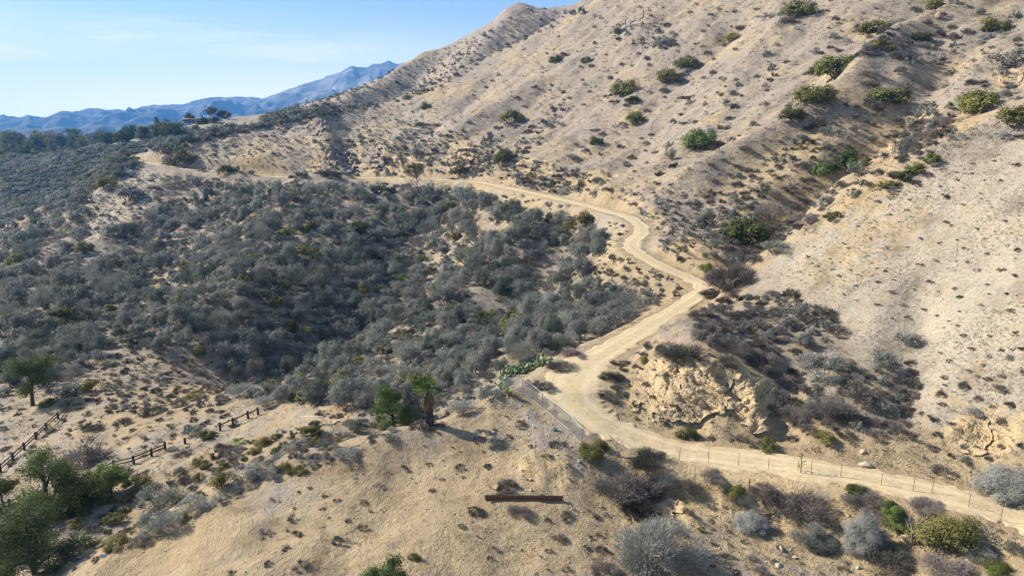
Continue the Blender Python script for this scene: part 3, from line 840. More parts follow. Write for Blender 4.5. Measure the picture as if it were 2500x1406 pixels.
# ------------------------------------------------------------------ plants one can pick out: (kind, foot u, foot v, width px, height factor, label)
HERO = [
 # evergreen shrubs on the big slope
 ('ever',1251,300,54,1.1,'dark olive evergreen shrub alone on the open slope above the far road'),
 ('ever',1229,400,62,1.1,'dark green round shrub just right of the rocky cut above the far road'),
 ('ever',1527,230,66,1,'dark olive shrub, upper and bigger of two close together on the mid slope'),
 ('ever',1545,250,36,.8,'small olive shrub touching the underside of a bigger one on the mid slope'),
 ('ever',1553,297,56,.9,'olive shrub below the touching pair of shrubs on the mid slope'),
 ('ever',1630,203,60,1,'dark green shrub with a black shadow below the small grey-green one on the upper slope'),
 ('ever',1674,165,52,.9,'dark olive shrub between two slope ribs, just above the one with a black shadow'),
 ('green',1704,358,84,.9,'bright olive green shrub with a pale dead stump at its foot on the mid slope'),
 ('ever',1454,353,46,.9,'compact dark brownish green shrub alone low on the slope above the far road'),
 ('ever',1950,38,66,.85,'olive green shrub at the top edge of the picture near the middle of the slope'),
 ('yel',1782,104,54,.8,'yellowish green shrub with a small grey one beside it high on the slope'),
 ('ever',2048,180,92,.85,'wide olive shrub on the crest of the slope rib, the largest on that rib'),
 ('ever',1992,178,44,.8,'smaller olive shrub joined to the wide one on the slope rib'),
 ('ever',1985,250,88,.85,'big brownish olive shrub below the slope rib beside the gully'),
 ('ever',1938,288,66,.7,'brown-tinged shrub joined to the lower side of the big brownish olive shrub'),
 ('ever',2176,248,94,.65,'broad low olive shrub with bare grey skirts in the middle of the open slope'),
 ('ever',2390,276,114,.75,'widest dark olive shrub, on the open slope near the right edge'),
 ('ever',2490,300,80,.8,'olive shrub cut by the right edge just above the near spur crest'),
 ('chap',2466,165,88,.8,'grey-green shrub on the rocky lip near the right edge high on the slope'),
 ('ever',2137,78,78,.6,'sparse grey-olive shrub high on the slope, upper of two'),
 ('yel',2150,122,56,.8,'yellowish olive shrub just below the sparse grey-olive one high on the slope'),
 ('ever',2243,97,50,.6,'olive shrub growing along a thin pale crest high on the slope'),
 ('ever',2426,75,68,.7,'olive shrub alone on bare tan ground near the top right corner'),
 ('ever',2286,22,58,.8,'olive shrub cut by the top edge above a small pink boulder'),
 ('green',2066,412,76,1,'brightest green round shrub, upper of a pair below the gully'),
 ('green',2006,424,68,.7,'green shrub, lower and flatter of a pair below the gully'),
 ('ever',2272,395,46,.7,'topmost olive shrub of the row behind the near spur crest'),
 ('ever',2238,418,50,.7,'second olive shrub down in the row behind the near spur crest'),
 ('ever',2205,438,50,.7,'third olive shrub down in the row behind the near spur crest'),
 ('ever',2172,456,46,.6,'lowest olive shrub of the row behind the near spur crest'),
 ('yel',2035,530,56,.6,'dull yellow-green shrub half hidden by the near spur crest'),
 ('ever',1357,150,44,.7,'olive shrub high on the left shoulder of the big slope, left one of two'),
 ('ever',1432,153,34,.8,'green shrub high on the left shoulder of the big slope, right one of two'),
 ('chap',1515,84,44,.8,'dark shrub under the rocky outcrop near the skyline'),
 ('chap',1612,112,52,.8,'grey-green shrub in the hollow high on the slope'),
 ('sage',1868,45,40,.8,'pale grey-green shrub near the top edge left of an olive one'),
 ('ever',1038,266,34,1,'small dark shrub topping the mound at the left end of the big slope'),
 ('sage',1396,392,46,.9,'grey-green shrub alone on the bank above the middle road'),
 ('dry',1786,292,30,.9,'small dark brown round shrub alone on the pale slope'),
 ('dry',1455,320,26,.8,'small brown shrub on the slope a little above the compact dark one'),
 ('sage',2125,185,62,.6,'pale blue-grey shrub lying against the crest right of the slope rib'),
 ('dry',1690,240,60,.5,'flat dark shrub lying diagonally on the mid slope'),
 # far spur corner
 ('yel',445,402,56,1.2,'big olive shrub growing on the white boulder at the far road corner'),
 ('dry',425,378,48,1.0,'brown shrub just behind the big olive one at the far road corner'),
 ('ever',555,424,42,.9,'dark green shrub on the upper road edge beside the trail sign'),
 ('yel',262,455,56,.9,'yellow-green shrub on the slope edge below the far road corner'),
 ('chap',318,487,90,.8,'large grey-green shrub on the pale bare slope below the far road corner'),
 ('dry',370,465,56,.7,'brown shrub joined to the right of the large one below the far road corner'),
 ('dry',735,434,52,.8,'grey-brown shrub on the lower edge of the far road casting shadow on it'),
 ('dry',808,432,60,.9,'reddish brown shrub on the upper side of the far road under dark rocks'),
 ('dry',785,425,36,.9,'small dark shrub left of the reddish one on the far road'),
 ('chap',1020,385,54,1.1,'dark grey round shrub on the bank above the far road'),
 ('ever',1128,425,42,.9,'olive shrub at the foot of the rocky cut beside the far road'),
 ('ever',1012,420,46,.9,'yellowish shrub on the upper road edge left of the rocky cut'),
 ('dry',1040,310,60,.7,'dark brown shrub on the mound at the left end of the big slope'),
 # gully and road bends
 ('yel',1425,560,96,.85,'large yellow-green bush on the outer edge of the road at the upper bend'),
 ('chap',1140,495,84,1.15,'tall grey-green shrub at the lower edge of the road at its first bend'),
 ('chapwisp',1880,530,110,.7,'dark grey wispy shrub high in the gully above the road'),
 ('chap',1722,560,86,.85,'dark shrub on the bare yellow spur above the tight bend'),
 ('chap',1745,600,60,.6,'low dark shrub below the larger one on the bare yellow spur'),
 ('ever',1820,590,120,.9,'big dark green bush in the gully mouth above the road'),
 ('dry',1838,625,110,.7,'dark tangled brush in the gully mouth under the dark green bush'),
 ('sage',1895,615,86,.8,'pale green-grey bush against the near spur crest at the gully mouth'),
 ('ever',1728,660,52,.9,'green shrub on the road edge left of the tall reddish bush'),
 ('bigdry',1790,705,120,1.35,'tall olive and reddish brush standing over the inside of the road bend'),
 ('bigdry',1738,725,70,.8,'dark reddish brush at the roadside where the road narrows'),
 ('chap',1490,805,110,1.0,'large grey-green rounded shrub below the road beside its inner curve'),
 ('ball',1345,760,84,1.0,'pale grey shrub in the canyon, tall and rounded, left of a pink one'),
 ('dead',1420,765,60,1.0,'pinkish dead shrub in the canyon left of the large one below the road'),
 ('yel',985,760,44,1,'small olive yellow shrub standing out in the canyon floor'),
 ('green',975,690,66,.8,'bright green shrub deep in the dark part of the canyon'),
 # knoll
 ('bigdead',1675,872,150,.65,'pinkish grey bare brush hanging over the top of the rock face'),
 ('bigdry',1765,890,90,.7,'dark twiggy brush on the right shoulder of the rock face'),
 ('bigdry',1790,850,100,.7,'dark grey-brown brush on the knoll above the rock face'),
 ('dry',1890,780,96,.7,'dark shrub on the knoll, highest of the dense group'),
 ('dry',1850,800,90,.7,'dark shrub on the knoll left of the highest one'),
 ('bigdry',1860,885,110,.7,'broad purple-brown brush below the dense knoll group'),
 ('dry',1985,875,80,.6,'brown shrub in the row across the lower spur'),
 ('sage',1995,900,120,.7,'silvery grey shrub in the middle of the lower spur'),
 ('chap',2050,905,80,.8,'dark shrub in the row across the lower spur right of the silvery one'),
 ('chap',2160,895,90,.8,'dark olive shrub at the right end of the row across the lower spur'),
 ('chap',2218,838,66,.9,'olive grey dome shrub alone above the right end of the row'),
 ('dry',2105,950,90,.8,'loose brown shrub on the lower spur above the road'),
 ('bigdry',1935,1018,90,.9,'dark purple dome shrub right of the leaning rock slab'),
 ('green',1945,1022,40,.7,'small green shrub at the foot of the dark purple dome'),
 ('bigdead',2035,1010,120,.8,'large lilac-grey bare shrub on the slope above the lower road'),
 ('bigdry',2080,1030,70,.8,'dark shrub at the right side of the lilac-grey one'),
 ('dry',2145,1065,52,.9,'grey-brown dome shrub alone just above the lower road'),
 ('ever',2010,1072,70,.7,'low dark green shrub above the lower road'),
 ('dry',2065,1060,60,.6,'brown low shrub beside the dark green one above the lower road'),
 ('ever',1680,1068,70,.8,'dark green shrub at the foot of the rock face by the road'),
 ('ever',1872,1094,54,1.2,'tall olive and green shrub at the roadside beside the bare chute'),
 ('dry',1842,1085,54,.6,'dark low shrub left of the tall one at the roadside chute'),
 ('dry',1615,1032,36,.9,'small grey-brown ball shrub below the rock face'),
 ('dry',1798,1020,44,.9,'dark shrub in the middle of the rock face'),
 ('dry',1935,1075,40,1.1,'narrow dark shrub right of the bare chute'),
 ('ball',2460,1210,140,.75,'big grey and olive brush above the road at the right edge'),
 ('dry',2300,1150,60,.6,'olive brown shrub above the road left of the big bush at the right edge'),
 ('chap',2150,1000,66,.7,'dark shrub on the lower spur above the grey-brown dome'),
 ('bigdry',1490,925,60,.9,'olive brown roadside shrub on the inside of the hairpin'),
 ('dry',1480,965,50,.8,'olive shrub lower down on the inside of the hairpin'),
 ('dry',1520,890,50,.8,'brown shrub upper on the inside of the hairpin'),
 # bank below the lower road
 ('bigever',1452,1110,84,1.0,'olive shrub at the lower end of the chain-link fence'),
 ('bigdead',1525,1200,150,.85,'large purplish dead brush below the road, left part'),
 ('bigdead',1600,1195,90,.8,'reddish purple dead brush at the right end of the large one'),
 ('bigdry',1560,1225,150,.75,'dark brown brush at the foot of the large purplish dead brush'),
 ('bigdry',1585,1130,110,.75,'blackish twiggy brush beside the road behind the purplish one'),
 ('ball',1610,1372,196,1.0,'large pale grey ball-shaped shrub at the lower edge with a big shadow'),
 ('bigdead',1685,1190,80,.7,'purple-grey brush on the bank just below the wire fence'),
 ('bigdead',1735,1165,80,.6,'purple-grey brush hanging from the road edge under the wire fence'),
 ('bigever',1795,1205,60,1.0,'olive shrub leaning down the bank below the wire fence'),
 ('bigdry',1865,1200,80,.7,'dark grey brush on the bank left of the widest brown one'),
 ('bigdry',1945,1240,150,.7,'widest dark brown brush on the bank below the wire fence'),
 ('ball',1835,1285,96,.6,'low grey shrub with a spiky shadow in the middle of the bank'),
 ('ball',1985,1330,90,.9,'pale bluish grey shrub with dead curling stems low on the bank'),
 ('ball',2110,1340,110,1.25,'tall smoky grey shrub low on the bank left of the leafy bush'),
 ('bigdry',2175,1375,130,.7,'dark brown brush in shade beside the tall smoky grey shrub'),
 ('bigever',2090,1200,60,.7,'yellow-olive shrub at the top of the bank below the wire fence'),
 ('bigdry',2120,1230,90,.7,'brown brush at the top of the bank behind the tall smoky grey shrub'),
 ('biggreen',2180,1255,76,.8,'bright green bush at the top of the bank'),
 ('biggreen',2195,1290,60,.8,'bright green bush below another bright green one on the bank'),
 ('bigdead',2260,1240,80,.6,'dead pale-stemmed brush at the road edge above the leafy bush'),
 ('bigever',2318,1318,140,1.05,'big olive green leafy bush beside the lower road at the right'),
 ('ball',2390,1350,80,.5,'blue-grey low shrub under the big olive leafy bush'),
 ('bigever',2430,1392,62,.7,'dark olive bush at the lower right below the big leafy one'),
 ('bigdead',2310,1395,120,.6,'reddish purple brush at the lower edge near the right corner'),
 ('bigdry',2490,1350,60,.7,'small dark brown brush at the right edge below the road'),
 ('biggreen',935,1440,150,1.15,'bright green leafy bush cut by the bottom edge'),
 ('bigever',1010,1362,36,.8,'small green bush behind the one cut by the bottom edge'),
 ('bigdry',1480,1400,90,.7,'dark grey brush at the bottom edge left of the ball-shaped shrub'),
 # beam surroundings
 ('bigdry',1240,1188,60,.8,'dark brown shrub just above the left half of the rusty beam'),
 ('bigdry',1232,1205,40,.6,'small dark shrub touching the rusty beam from above'),
 ('dry',1160,1250,56,.7,'dark shrub below the left end of the rusty beam'),
 ('bigdry',1270,1255,66,.7,'brown shrub in front of the middle of the rusty beam'),
 ('dry',1380,1260,40,.8,'small dark shrub below the right end of the rusty beam'),
 ('dry',1356,1085,52,.5,'flat brown shrub on the bench near the chain-link fence'),
 ('dry',1335,1112,34,.6,'reddish brown small shrub on the bench below the flat brown one'),
 # bench crest and gully side
 ('sage',395,1235,110,.9,'large pale green-grey dome shrub at the bench edge on the left'),
 ('sage',470,1240,96,.6,'brownish grey low shrub joined to the large dome at the bench edge'),
 ('sage',600,1160,90,.7,'grey shrub on the bench edge, left of a run of grey shrubs'),
 ('sage',665,1135,80,.6,'grey shrub in the middle of the run along the bench edge'),
 ('sage',845,1120,84,.7,'grey-brown shrub alone on the bench edge with a dark shadow'),
 ('chap',720,1095,84,.7,'olive and dark shrub cluster head beside the path'),
 ('yel',650,1085,70,.7,'olive shrub left of the dark cluster beside the path'),
 ('ever',505,1065,56,.8,'dark spiky green shrub beside the middle rail fence'),
 ('sage',475,1060,56,.9,'misty pale grey shrub behind the dark spiky one'),
 ('dead',200,1130,110,.75,'bare grey shrub with forked branches on the left flat'),
 ('dead',225,1045,50,.7,'bare thorny shrub near the upper rail fence'),
 ('yel',340,1185,66,.8,'yellowish shrub on the bank of the shady gully'),
 ('ever',500,1140,40,.7,'small green shrub on the gully side between path and bench'),
 ('dry',450,1110,50,.6,'small dark shrub on the gully side above the green one'),
 ('yel',130,1055,26,.9,'small bright yellow-green shrub beside the upper rail fence'),
 ('yel',222,955,66,.9,'yellow-olive shrub at the top end of the upper rail fence'),
 ('chap',160,965,80,.8,'dark shrub behind the top end of the upper rail fence'),
 ('sage',165,998,66,.8,'pale blue-grey shrub beside the upper rail fence'),
 ('ever',112,990,44,.8,'dark green and rust shrub beside the lone green tree'),
 ('yel',475,975,66,.8,'yellow-olive shrub on the lower edge of the brown mound'),
 ('dry',435,990,50,.7,'dark shrub left of the yellow-olive one on the brown mound'),
 ('dry',375,1010,72,.7,'purplish dark shrub at the foot of the brown mound'),
 ('dry',300,1035,52,.7,'small grey shrub on the flat below the brown mound'),
 ('sage',600,965,84,.9,'pale grey-green shrub at the near canyon edge above the middle fence'),
 ('sage',650,990,66,.9,'pale green-grey shrub at the upper end of the middle fence'),
 ('chap',870,1045,70,.8,'grey shrub in front of the green tree beside the palm'),
 ('sage',1020,1025,60,1.0,'grey leafless shrub between the green tree and the palm'),
 ('dry',940,1075,90,.45,'low dark heather-like shrub at the bench edge left of the palm'),
 ('dry',1075,1045,56,.7,'olive brown shrub at the foot of the palm'),
 ('sage',1130,1005,100,.7,'hazy grey shrub behind the bench crest right of the palm'),
 ('sage',1200,975,90,.7,'hazy brown-grey shrub behind the bench crest near the agave'),
 ('chap',1160,915,66,1.15,'grey-green dome shrub behind the bench crest with bare orange ground beside it'),
 ('dead',1320,945,70,.8,'purplish bare shrub behind the chain-link fence corner'),
 ('dead',1370,900,76,.8,'bare brown shrub at the road edge behind the cactus'),
 ('dead',1395,870,70,.7,'purplish brush at the lower road edge above the hairpin'),
 ('ever',1365,845,60,.8,'olive dark shrub below the road above the hairpin'),
 ('chap',565,900,56,1.0,'grey-green shrub at the upper right corner of the brown mound'),
]
for k, u, v, w, hs, lab in HERO:
    if k in ('ever', 'green', 'yel') and v < 620: w, hs = w * 1.12, hs * 1.2
    p = place(k, u, v, w, None, hs, label=lab)
    if p: occupy(p['loc'].x, p['loc'].y, p['r'] * .8)
    if p and k in ('ever', 'green', 'yel') and v < 500 and u > 1000:
        for q in range(3):      # dry undergrowth round the foot of the big shrubs
            a_ = rng.uniform(0, 6.28); x_, y_ = p['loc'].x + math.cos(a_) * p['r'] * rng.uniform(.8, 1.25), p['loc'].y + math.sin(a_) * p['r'] * rng.uniform(.8, 1.25)
            lo_ = BVH.ray_cast(Vector((x_, y_, 2000)), Vector((0, 0, -1)), 4000)[0]
            if lo_: put(['dry', 'sage', 'dry'][q], lo_, p['r'] * rng.uniform(.22, .5), rng.uniform(.8, 1.3))

# ------------------------------------------------------------------ scattered shrubs, area by area
CAN = [(215,520),(300,450),(430,440),(620,442),(900,446),(1100,462),(1190,475),(1260,520),(1450,540),(1490,600),(1430,650),(1420,700),(1530,720),(1545,770),(1480,850),(1340,890),(1230,900),(1190,940),(1010,1010),(900,1000),(700,985),(570,965),(525,870),(300,850),(180,930),(0,970),(0,545),(110,500)]
HOLES = [[(215,460),(330,430),(400,500),(300,570),(210,570)],[(1150,520),(1250,540),(1240,600),(1180,590)],[(1120,700),(1200,690),(1220,760),(1130,780)],[(880,880),(980,860),(1000,930),(900,950)],
         [(1130,900),(1240,860),(1250,930),(1130,960)],[(240,860),(530,850),(560,960),(540,1010),(240,1010)],[(1290,630),(1380,620),(1370,680),(1300,690)],[(180,600),(240,560),(260,640),(200,660)]]
n = scatter(CAN, 9000, [('chapbig', 7.0), ('chapwisp', 1.6), ('ever', .8), ('sage', .6)], 2.2, 4.7, .58, HOLES, (.85, 1.5), clump=17, margin=1.2, seed=1)
n += scatter(CAN, 12000, [('chap', 3.6), ('chapwisp', 2.8), ('ever', .7), ('dry', 2.6), ('dead', 1.5), ('yel', .5), ('sage', 1.2)], .8, 2.2, .63, HOLES, (.7, 1.3), margin=1.2, seed=31)
n2 = scatter([(0,400),(90,385),(200,365),(330,350),(430,335),(420,385),(340,395),(300,430),(215,470),(200,520),(110,500),(0,545)], 26000, [('chap', 7), ('chapwisp', 2), ('ever', .7), ('yel', .15)], 2.6, 5.2, .40, (), (.7, 1.05), seed=2)
n3 = scatter([(430,335),(470,315),(600,310),(640,300),(660,285),(640,270),(700,268),(770,270),(780,288),(600,322),(470,348),(430,372)], 12000, [('chap', 7), ('ever', .8), ('yel', .15)], 2.6, 5.0, .42, [[(425,283),(545,283),(520,320),(425,322)]], (.7, 1.05), seed=3)
n3b = scatter([(0,372),(120,350),(260,345),(160,374),(60,394),(0,404)], 5000, [('ever', 3), ('chap', 3), ('green', 1)], 2.4, 4.6, .45, (), (.8, 1.2), seed=3)
n19b = scatter([(150,1290),(180,1190),(330,1150),(420,1180),(330,1240),(240,1310)], 260, [('ever', 3), ('dry', 2), ('yel', 1)], .6, 1.5, .7, (), (.8, 1.2), seed=29)
# slope above the far road
n4 = scatter([(480,420),(500,360),(620,330),(800,310),(1010,330),(1150,340),(1480,440),(1500,490),(1380,480),(1200,445),(1000,433),(700,428)], 3000, [('dry', 4), ('chap', 2.2), ('sage', 1.4), ('dead', .5), ('yel', .3)], .7, 2.2, .8, (), (1.0, 1.6), clump=22, seed=4)
# open upper slope
n5 = scatter([(1000,300),(1050,225),(1480,20),(1600,0),(2500,0),(2500,280),(2350,330),(2150,450),(1700,600),(1500,470),(1200,400)], 2600, [('dry', 4), ('sage', 1.8), ('chap', 1.4), ('yel', .5)], .45, 1.8, 1.2, (), (1.0, 1.6), clump=16, seed=5)
n4b = scatter([(480,415),(470,345),(780,290),(1000,245),(1060,330),(830,425)], 2600, [('sage', 5), ('chap', 1.5), ('dry', 2), ('yel', .5)], .5, 1.7, .9, (), (.9, 1.4), seed=24)
n4c = scatter([(200,560),(215,470),(330,410),(450,440),(420,500),(300,600)], 1500, [('sage', 3), ('chap', 3), ('dry', 4)], .5, 1.8, .8, (), (.9, 1.5), seed=25)
n4d = scatter([(1480,480),(1600,440),(1720,470),(1700,600),(1600,570)], 500, [('dry', 4), ('sage', 3), ('chap', 1)], .4, 1.1, .9, (), (1.0, 1.5), seed=26)
n6b = scatter([(1690,480),(1780,470),(1930,460),(1990,500),(1900,600),(1840,650),(1740,640)], 900, [('chap', 4), ('dry', 4), ('dead', 1)], .9, 2.0, .7, (), (1.0, 1.5), seed=27)
for bi, bp in enumerate([[(1385,235),(1405,255),(1330,340),(1250,425),(1195,420),(1300,310)], [(2110,240),(2180,270),(2030,420),(1900,490),(1730,580),(1700,490),(1850,400),(1960,330)], [(2180,300),(2330,260),(2310,340),(2200,400)], [(1000,320),(1230,330),(1210,400),(900,410)], [(2080,60),(2340,90),(2330,170),(2200,160)], [(1480,60),(1640,60),(1660,130),(1500,110)]]):
    scatter(bp, 900, [('dry', 5), ('chap', 2), ('sage', 1.4), ('dead', .6)], .7, 2.3, .72, (), (1.0, 1.7), clump=8, seed=40 + bi)
# gully
n6 = scatter([(1690,470),(1850,370),(2000,250),(2110,250),(2200,280),(2330,340),(2140,455),(1990,550),(1850,640),(1740,660),(1650,590)], 2600, [('dry', 4), ('chap', 3), ('sage', 1), ('dead', .5), ('yel', .2)], .6, 1.9, .95, [(2140,270),(2330,340),(2140,455),(1960,540),(1950,440)] and (), (1.0, 1.6), clump=11, seed=6)
# bank between the far road bends
n7 = scatter([(1200,460),(1450,520),(1540,560),(1500,600),(1560,650),(1700,710),(1620,760),(1540,770),(1420,700),(1440,650),(1490,600),(1450,540),(1260,520)], 1400, [('dry', 4), ('chap', 2), ('sage', 1), ('dead', .8)], .45, 1.3, .95, (), (1.0, 1.5), seed=7)
n8 = scatter([(1450,470),(1560,490),(1640,560),(1600,600),(1700,660),(1690,560),(1620,500)], 500, [('dry', 4), ('chap', 1.5), ('sage', 1)], .4, 1.1, .95, (), (1.0, 1.5), seed=8)
# far pyramid hill
n9 = scatter([(700,262),(800,235),(980,165),(1180,80),(1290,22),(1430,28),(1200,140),(1080,215),(1000,242),(790,285)], 9000, [('chap', 4), ('dry', 5)], 1.2, 3.0, 1.15, (), (1.0, 1.6), seed=9)
n10 = scatter([(740,262),(870,215),(960,195),(1085,210),(1000,242),(880,278),(790,285)], 2200, [('chap', 6), ('ever', 1)], 1.8, 3.8, .62, (), (.7, 1.1), clump=32, seed=10)
# lower spur and knoll
n11 = scatter([(1600,790),(1760,720),(1950,720),(2080,830),(2260,880),(2200,1060),(2050,1080),(1900,1050),(1860,900),(1720,840)], 2200, [('dry', 5), ('chap', 1.6), ('sage', .8), ('dead', 1.0)], .6, 1.8, .62, (), (.9, 1.4), clump=8, seed=11)
n12 = scatter([(2200,880),(2500,850),(2500,1180),(2250,1100)], 700, [('dry', 4), ('sage', 2), ('dead', 1)], .3, .9, 1.1, (), (.9, 1.4), clump=5, seed=12)
n13 = scatter([(1860,650),(2130,480),(2500,310),(2500,900),(2250,880),(2080,820),(1950,710)], 1500, [('tuft', 5), ('dry', 2), ('yel', .8), ('sage', 1)], .22, .55, 2.2, (), (.7, 1.2), seed=13)
n13b = scatter([(2500,310),(2860,100),(2860,1250),(2500,900)], 160, [('dry', 2), ('sage', 1), ('yel', .5)], .3, .9, 2.2, (), (.8, 1.2), seed=33)
# inner side of the hairpin, cut slopes
n14 = scatter([(1480,880),(1600,830),(1640,900),(1560,1030),(1640,1060),(1850,1070),(1900,1090),(1600,1075),(1460,980)], 700, [('dry', 4), ('sage', 1.4), ('yel', .6)], .25, .75, .9, (), (.9, 1.4), seed=14)
# brown mound and flat
n15 = scatter([(240,880),(340,850),(520,865),(560,960),(540,1010),(250,1010),(190,960)], 1300, [('dry', 5), ('chap', 1), ('yel', .4)], .4, 1.0, 1.0, (), (.8, 1.2), seed=15)
n16 = scatter([(0,990),(190,970),(260,1020),(640,1000),(500,1090),(300,1130),(100,1180),(0,1200)], 700, [('dry', 4), ('sage', 2), ('tuft', 2)], .25, .75, 1.5, (), (.8, 1.2), seed=16)
# both sides of the bench edge
n17 = scatter([(260,1330),(480,1215),(680,1128),(840,1085),(840,1110),(700,1165),(500,1245),(330,1330)], 900, [('sage', 5), ('yel', 1), ('dry', 1.5), ('chap', .8)], .5, 1.3, .58, (), (.8, 1.3), seed=17)
n18 = scatter([(400,1180),(520,1100),(640,1070),(760,1040),(860,1060),(800,1100),(640,1130),(470,1200)], 700, [('dry', 3), ('yel', 1.4), ('sage', 2), ('ever', .7)], .5, 1.25, .68, (), (.8, 1.3), seed=18)
n19 = scatter([(0,1406),(0,1300),(200,1290),(330,1240),(430,1210),(480,1230),(300,1340),(150,1406)], 600, [('sage', 3), ('yel', 1.5), ('dry', 2)], .4, 1.0, .75, (), (.6, 1.0), seed=19)
n20 = scatter([(760,1010),(900,1050),(1000,1055),(1230,955),(1200,900),(1000,1000),(880,1010)], 600, [('sage', 4), ('dry', 2), ('chap', 1)], .5, 1.1, .75, (), (.6, 1.0), seed=20)
# bank below the lower road
n21 = scatter([(1440,1100),(1650,1140),(1900,1170),(2300,1240),(2500,1310),(2500,1406),(1420,1406),(1430,1250)], 420, [('dry', 4), ('dead', 2), ('sage', 2), ('tuft', 3)], .2, .6, 1.2, (), (.8, 1.3), seed=21)
# bench weeds
n22 = scatter([(1240,975),(1010,1060),(690,1130),(480,1225),(180,1406),(1420,1406),(1440,1200),(1390,1090)], 900, [('tuft', 5), ('dry', 1.6), ('sage', 1.2)], .12, .62, 1.7, (), (.7, 1.2), clump=7, seed=22)
print('SCATTER', n, n2, n3, n4, n5, n6, n7, n8, n9, n10, n11, n12, n13, n14, n15, n16, n17, n18, n19, n20, n21, n22, len(PLACED))

# ------------------------------------------------------------------ rocks
def rockmat(name, a, b_, c_):
    m, nt, b = newmat(name)
    pos = geopos(nt)
    n1, n2 = noise(nt, 1.3, 5, .65, pos), noise(nt, 6, 4, .65, pos)
    c = mixc(nt, ramp(nt, n1, [(.38, (0, 0, 0)), (.62, (1, 1, 1))]), a, b_)
    c = mixc(nt, ramp(nt, n2, [(.30, (1, 1, 1)), (.46, (0, 0, 0))]), c, c_)
    nt.links.new(c, b.inputs['Base Color'])
    bump(nt, b, mth(nt, 'ADD', n1, mth(nt, 'MULTIPLY', n2, .5)), .9, .12)
    return m
M_ROCK = rockmat('yellow sandstone', (.50, .37, .20), (.41, .30, .175), (.24, .17, .10))
M_WHITE = rockmat('pale stone', (.50, .43, .33), (.44, .37, .28), (.28, .23, .17))
M_DARKR = rockmat('dark weathered rock', (.23, .185, .14), (.33, .26, .19), (.10, .08, .065))
M_ORNG = rockmat('orange brown stone', (.36, .235, .13), (.40, .30, .19), (.20, .12, .07))

def block(seed, size, sub=2, cuts=9):
    """one angular stone: a ball planed off along random faces and roughened"""
    import bmesh
    g = np.random.default_rng(seed)
    bm = bmesh.new(); bmesh.ops.create_icosphere(bm, subdivisions=sub + 1, radius=1.0)
    bm.verts.ensure_lookup_table()
    v = np.array([q.co for q in bm.verts]); f = np.array([[q.index for q in p.verts] for p in bm.faces]); bm.free()
    for n in unit(cuts, g):
        d = g.uniform(.45, .8)
        h = v @ n - d
        v = v - np.clip(h, 0, None)[:, None] * n
    v *= 1 + .06 * g.normal(size=(len(v), 1)) * (sub > 1)
    v = v * np.array(size)
    f = np.concatenate([f, f[:, 2:3]], 1)
    return v, f

def tri_mesh(name, v, f, mat):
    return mesh_from(name, v, f[:, :3], mat)

def spot(u, v):
    for k in range(40):
        loc, nor = hit(u, v + k * .5)
        if loc is not None: return loc
def rock(u, v, w, mat, label, hs=.7, seed=0, name='boulder', loc=None, squash=1.0):
    if loc is None: loc = spot(u, v)
    d = (loc - CAMP).length
    r = w / 2 * d / FPX
    vv, ff = block(seed, (r, r * squash, r * hs))
    o = link(name, tri_mesh(name, vv, ff, mat), None, loc + Vector((0, 0, r * hs * .25)))
    o.rotation_euler = (0, 0, seed * 1.7)
    return tag(o, label, 'rock')

rock(407, 396, 26, M_WHITE, 'big white boulder at the far road corner under an olive shrub', 1.0, 3)
rock(452, 406, 26, M_DARKR, 'dark cracked rock right of the white boulder at the far road corner', .9, 4)
rock(398, 400, 14, M_WHITE, 'small pale rock at the foot of the white boulder', .8, 5)
rock(318, 424, 20, M_WHITE, 'pale rock on the outer edge of the far road corner', .7, 6)
rock(2112, 1138, 30, M_WHITE, 'cream rock lying on the near edge of the lower road', .5, 7)
rock(2108, 1104, 14, M_WHITE, 'small pale rock standing on the slope above the rock on the road', 1.1, 8)
rock(2218, 1322, 30, M_ORNG, 'orange brown boulder on the bank under a dead trunk', 1.2, 9)
rock(1898, 1380, 18, M_WHITE, 'white flat stone near the lower edge right of the big shadow', .6, 10)
rock(1908, 1342, 14, M_WHITE, 'narrow upright white stone on the bank', 1.3, 11)
rock(1940, 1362, 12, M_WHITE, 'small pale stone right of the white flat stone', .8, 12)
rock(2094, 1388, 12, M_WHITE, 'small tan stone at the lower edge under the smoky grey shrub', 1.0, 13)
rock(1290, 22, 10, M_WHITE, 'pale crag on the far hilltop', .6, 14)
rock(2288, 42, 16, M_ORNG, 'small pink boulder under a shrub at the top edge', 1.2, 15)
rock(1294, 1171, 10, M_WHITE, 'small round stone above the rusty beam', .8, 16)
rock(1212, 1193, 22, M_ORNG, 'pinkish orange rock just above the left end of the rusty beam', .7, 17)
rock(1297, 1197, 9, M_WHITE, 'bright white stone among litter above the rusty beam', .8, 18)
rock(1414, 1127, 10, M_WHITE, 'white stone at the break of slope right of the bench', .8, 19)
rock(1204, 1056, 14, M_WHITE, 'flat pale stone in the middle of the bench', .4, 20)
rock(1167, 1049, 11, M_WHITE, 'small flat pale stone left of another on the bench', .4, 21)
rock(1276, 1025, 12, M_WHITE, 'flat pale stone near the fence corner', .4, 22)
rock(282, 1051, 11, M_WHITE, 'white oblong stone on the left flat', .5, 23, squash=.5)
rock(38, 1120, 12, M_WHITE, 'white stone by a post of the upper rail fence', .5, 24)
rock(376, 1127, 14, M_WHITE, 'white stone on the path below the middle rail fence', .3, 25)
rock(1662, 583, 12, M_WHITE, 'white rock among shrubs above the S-bend', .9, 26)
rock(1566, 540, 9, M_WHITE, 'small white rock at the inner road edge of the S-bend', .7, 27)
rock(1790, 470, 9, M_WHITE, 'small white rock in the gully', .7, 28)

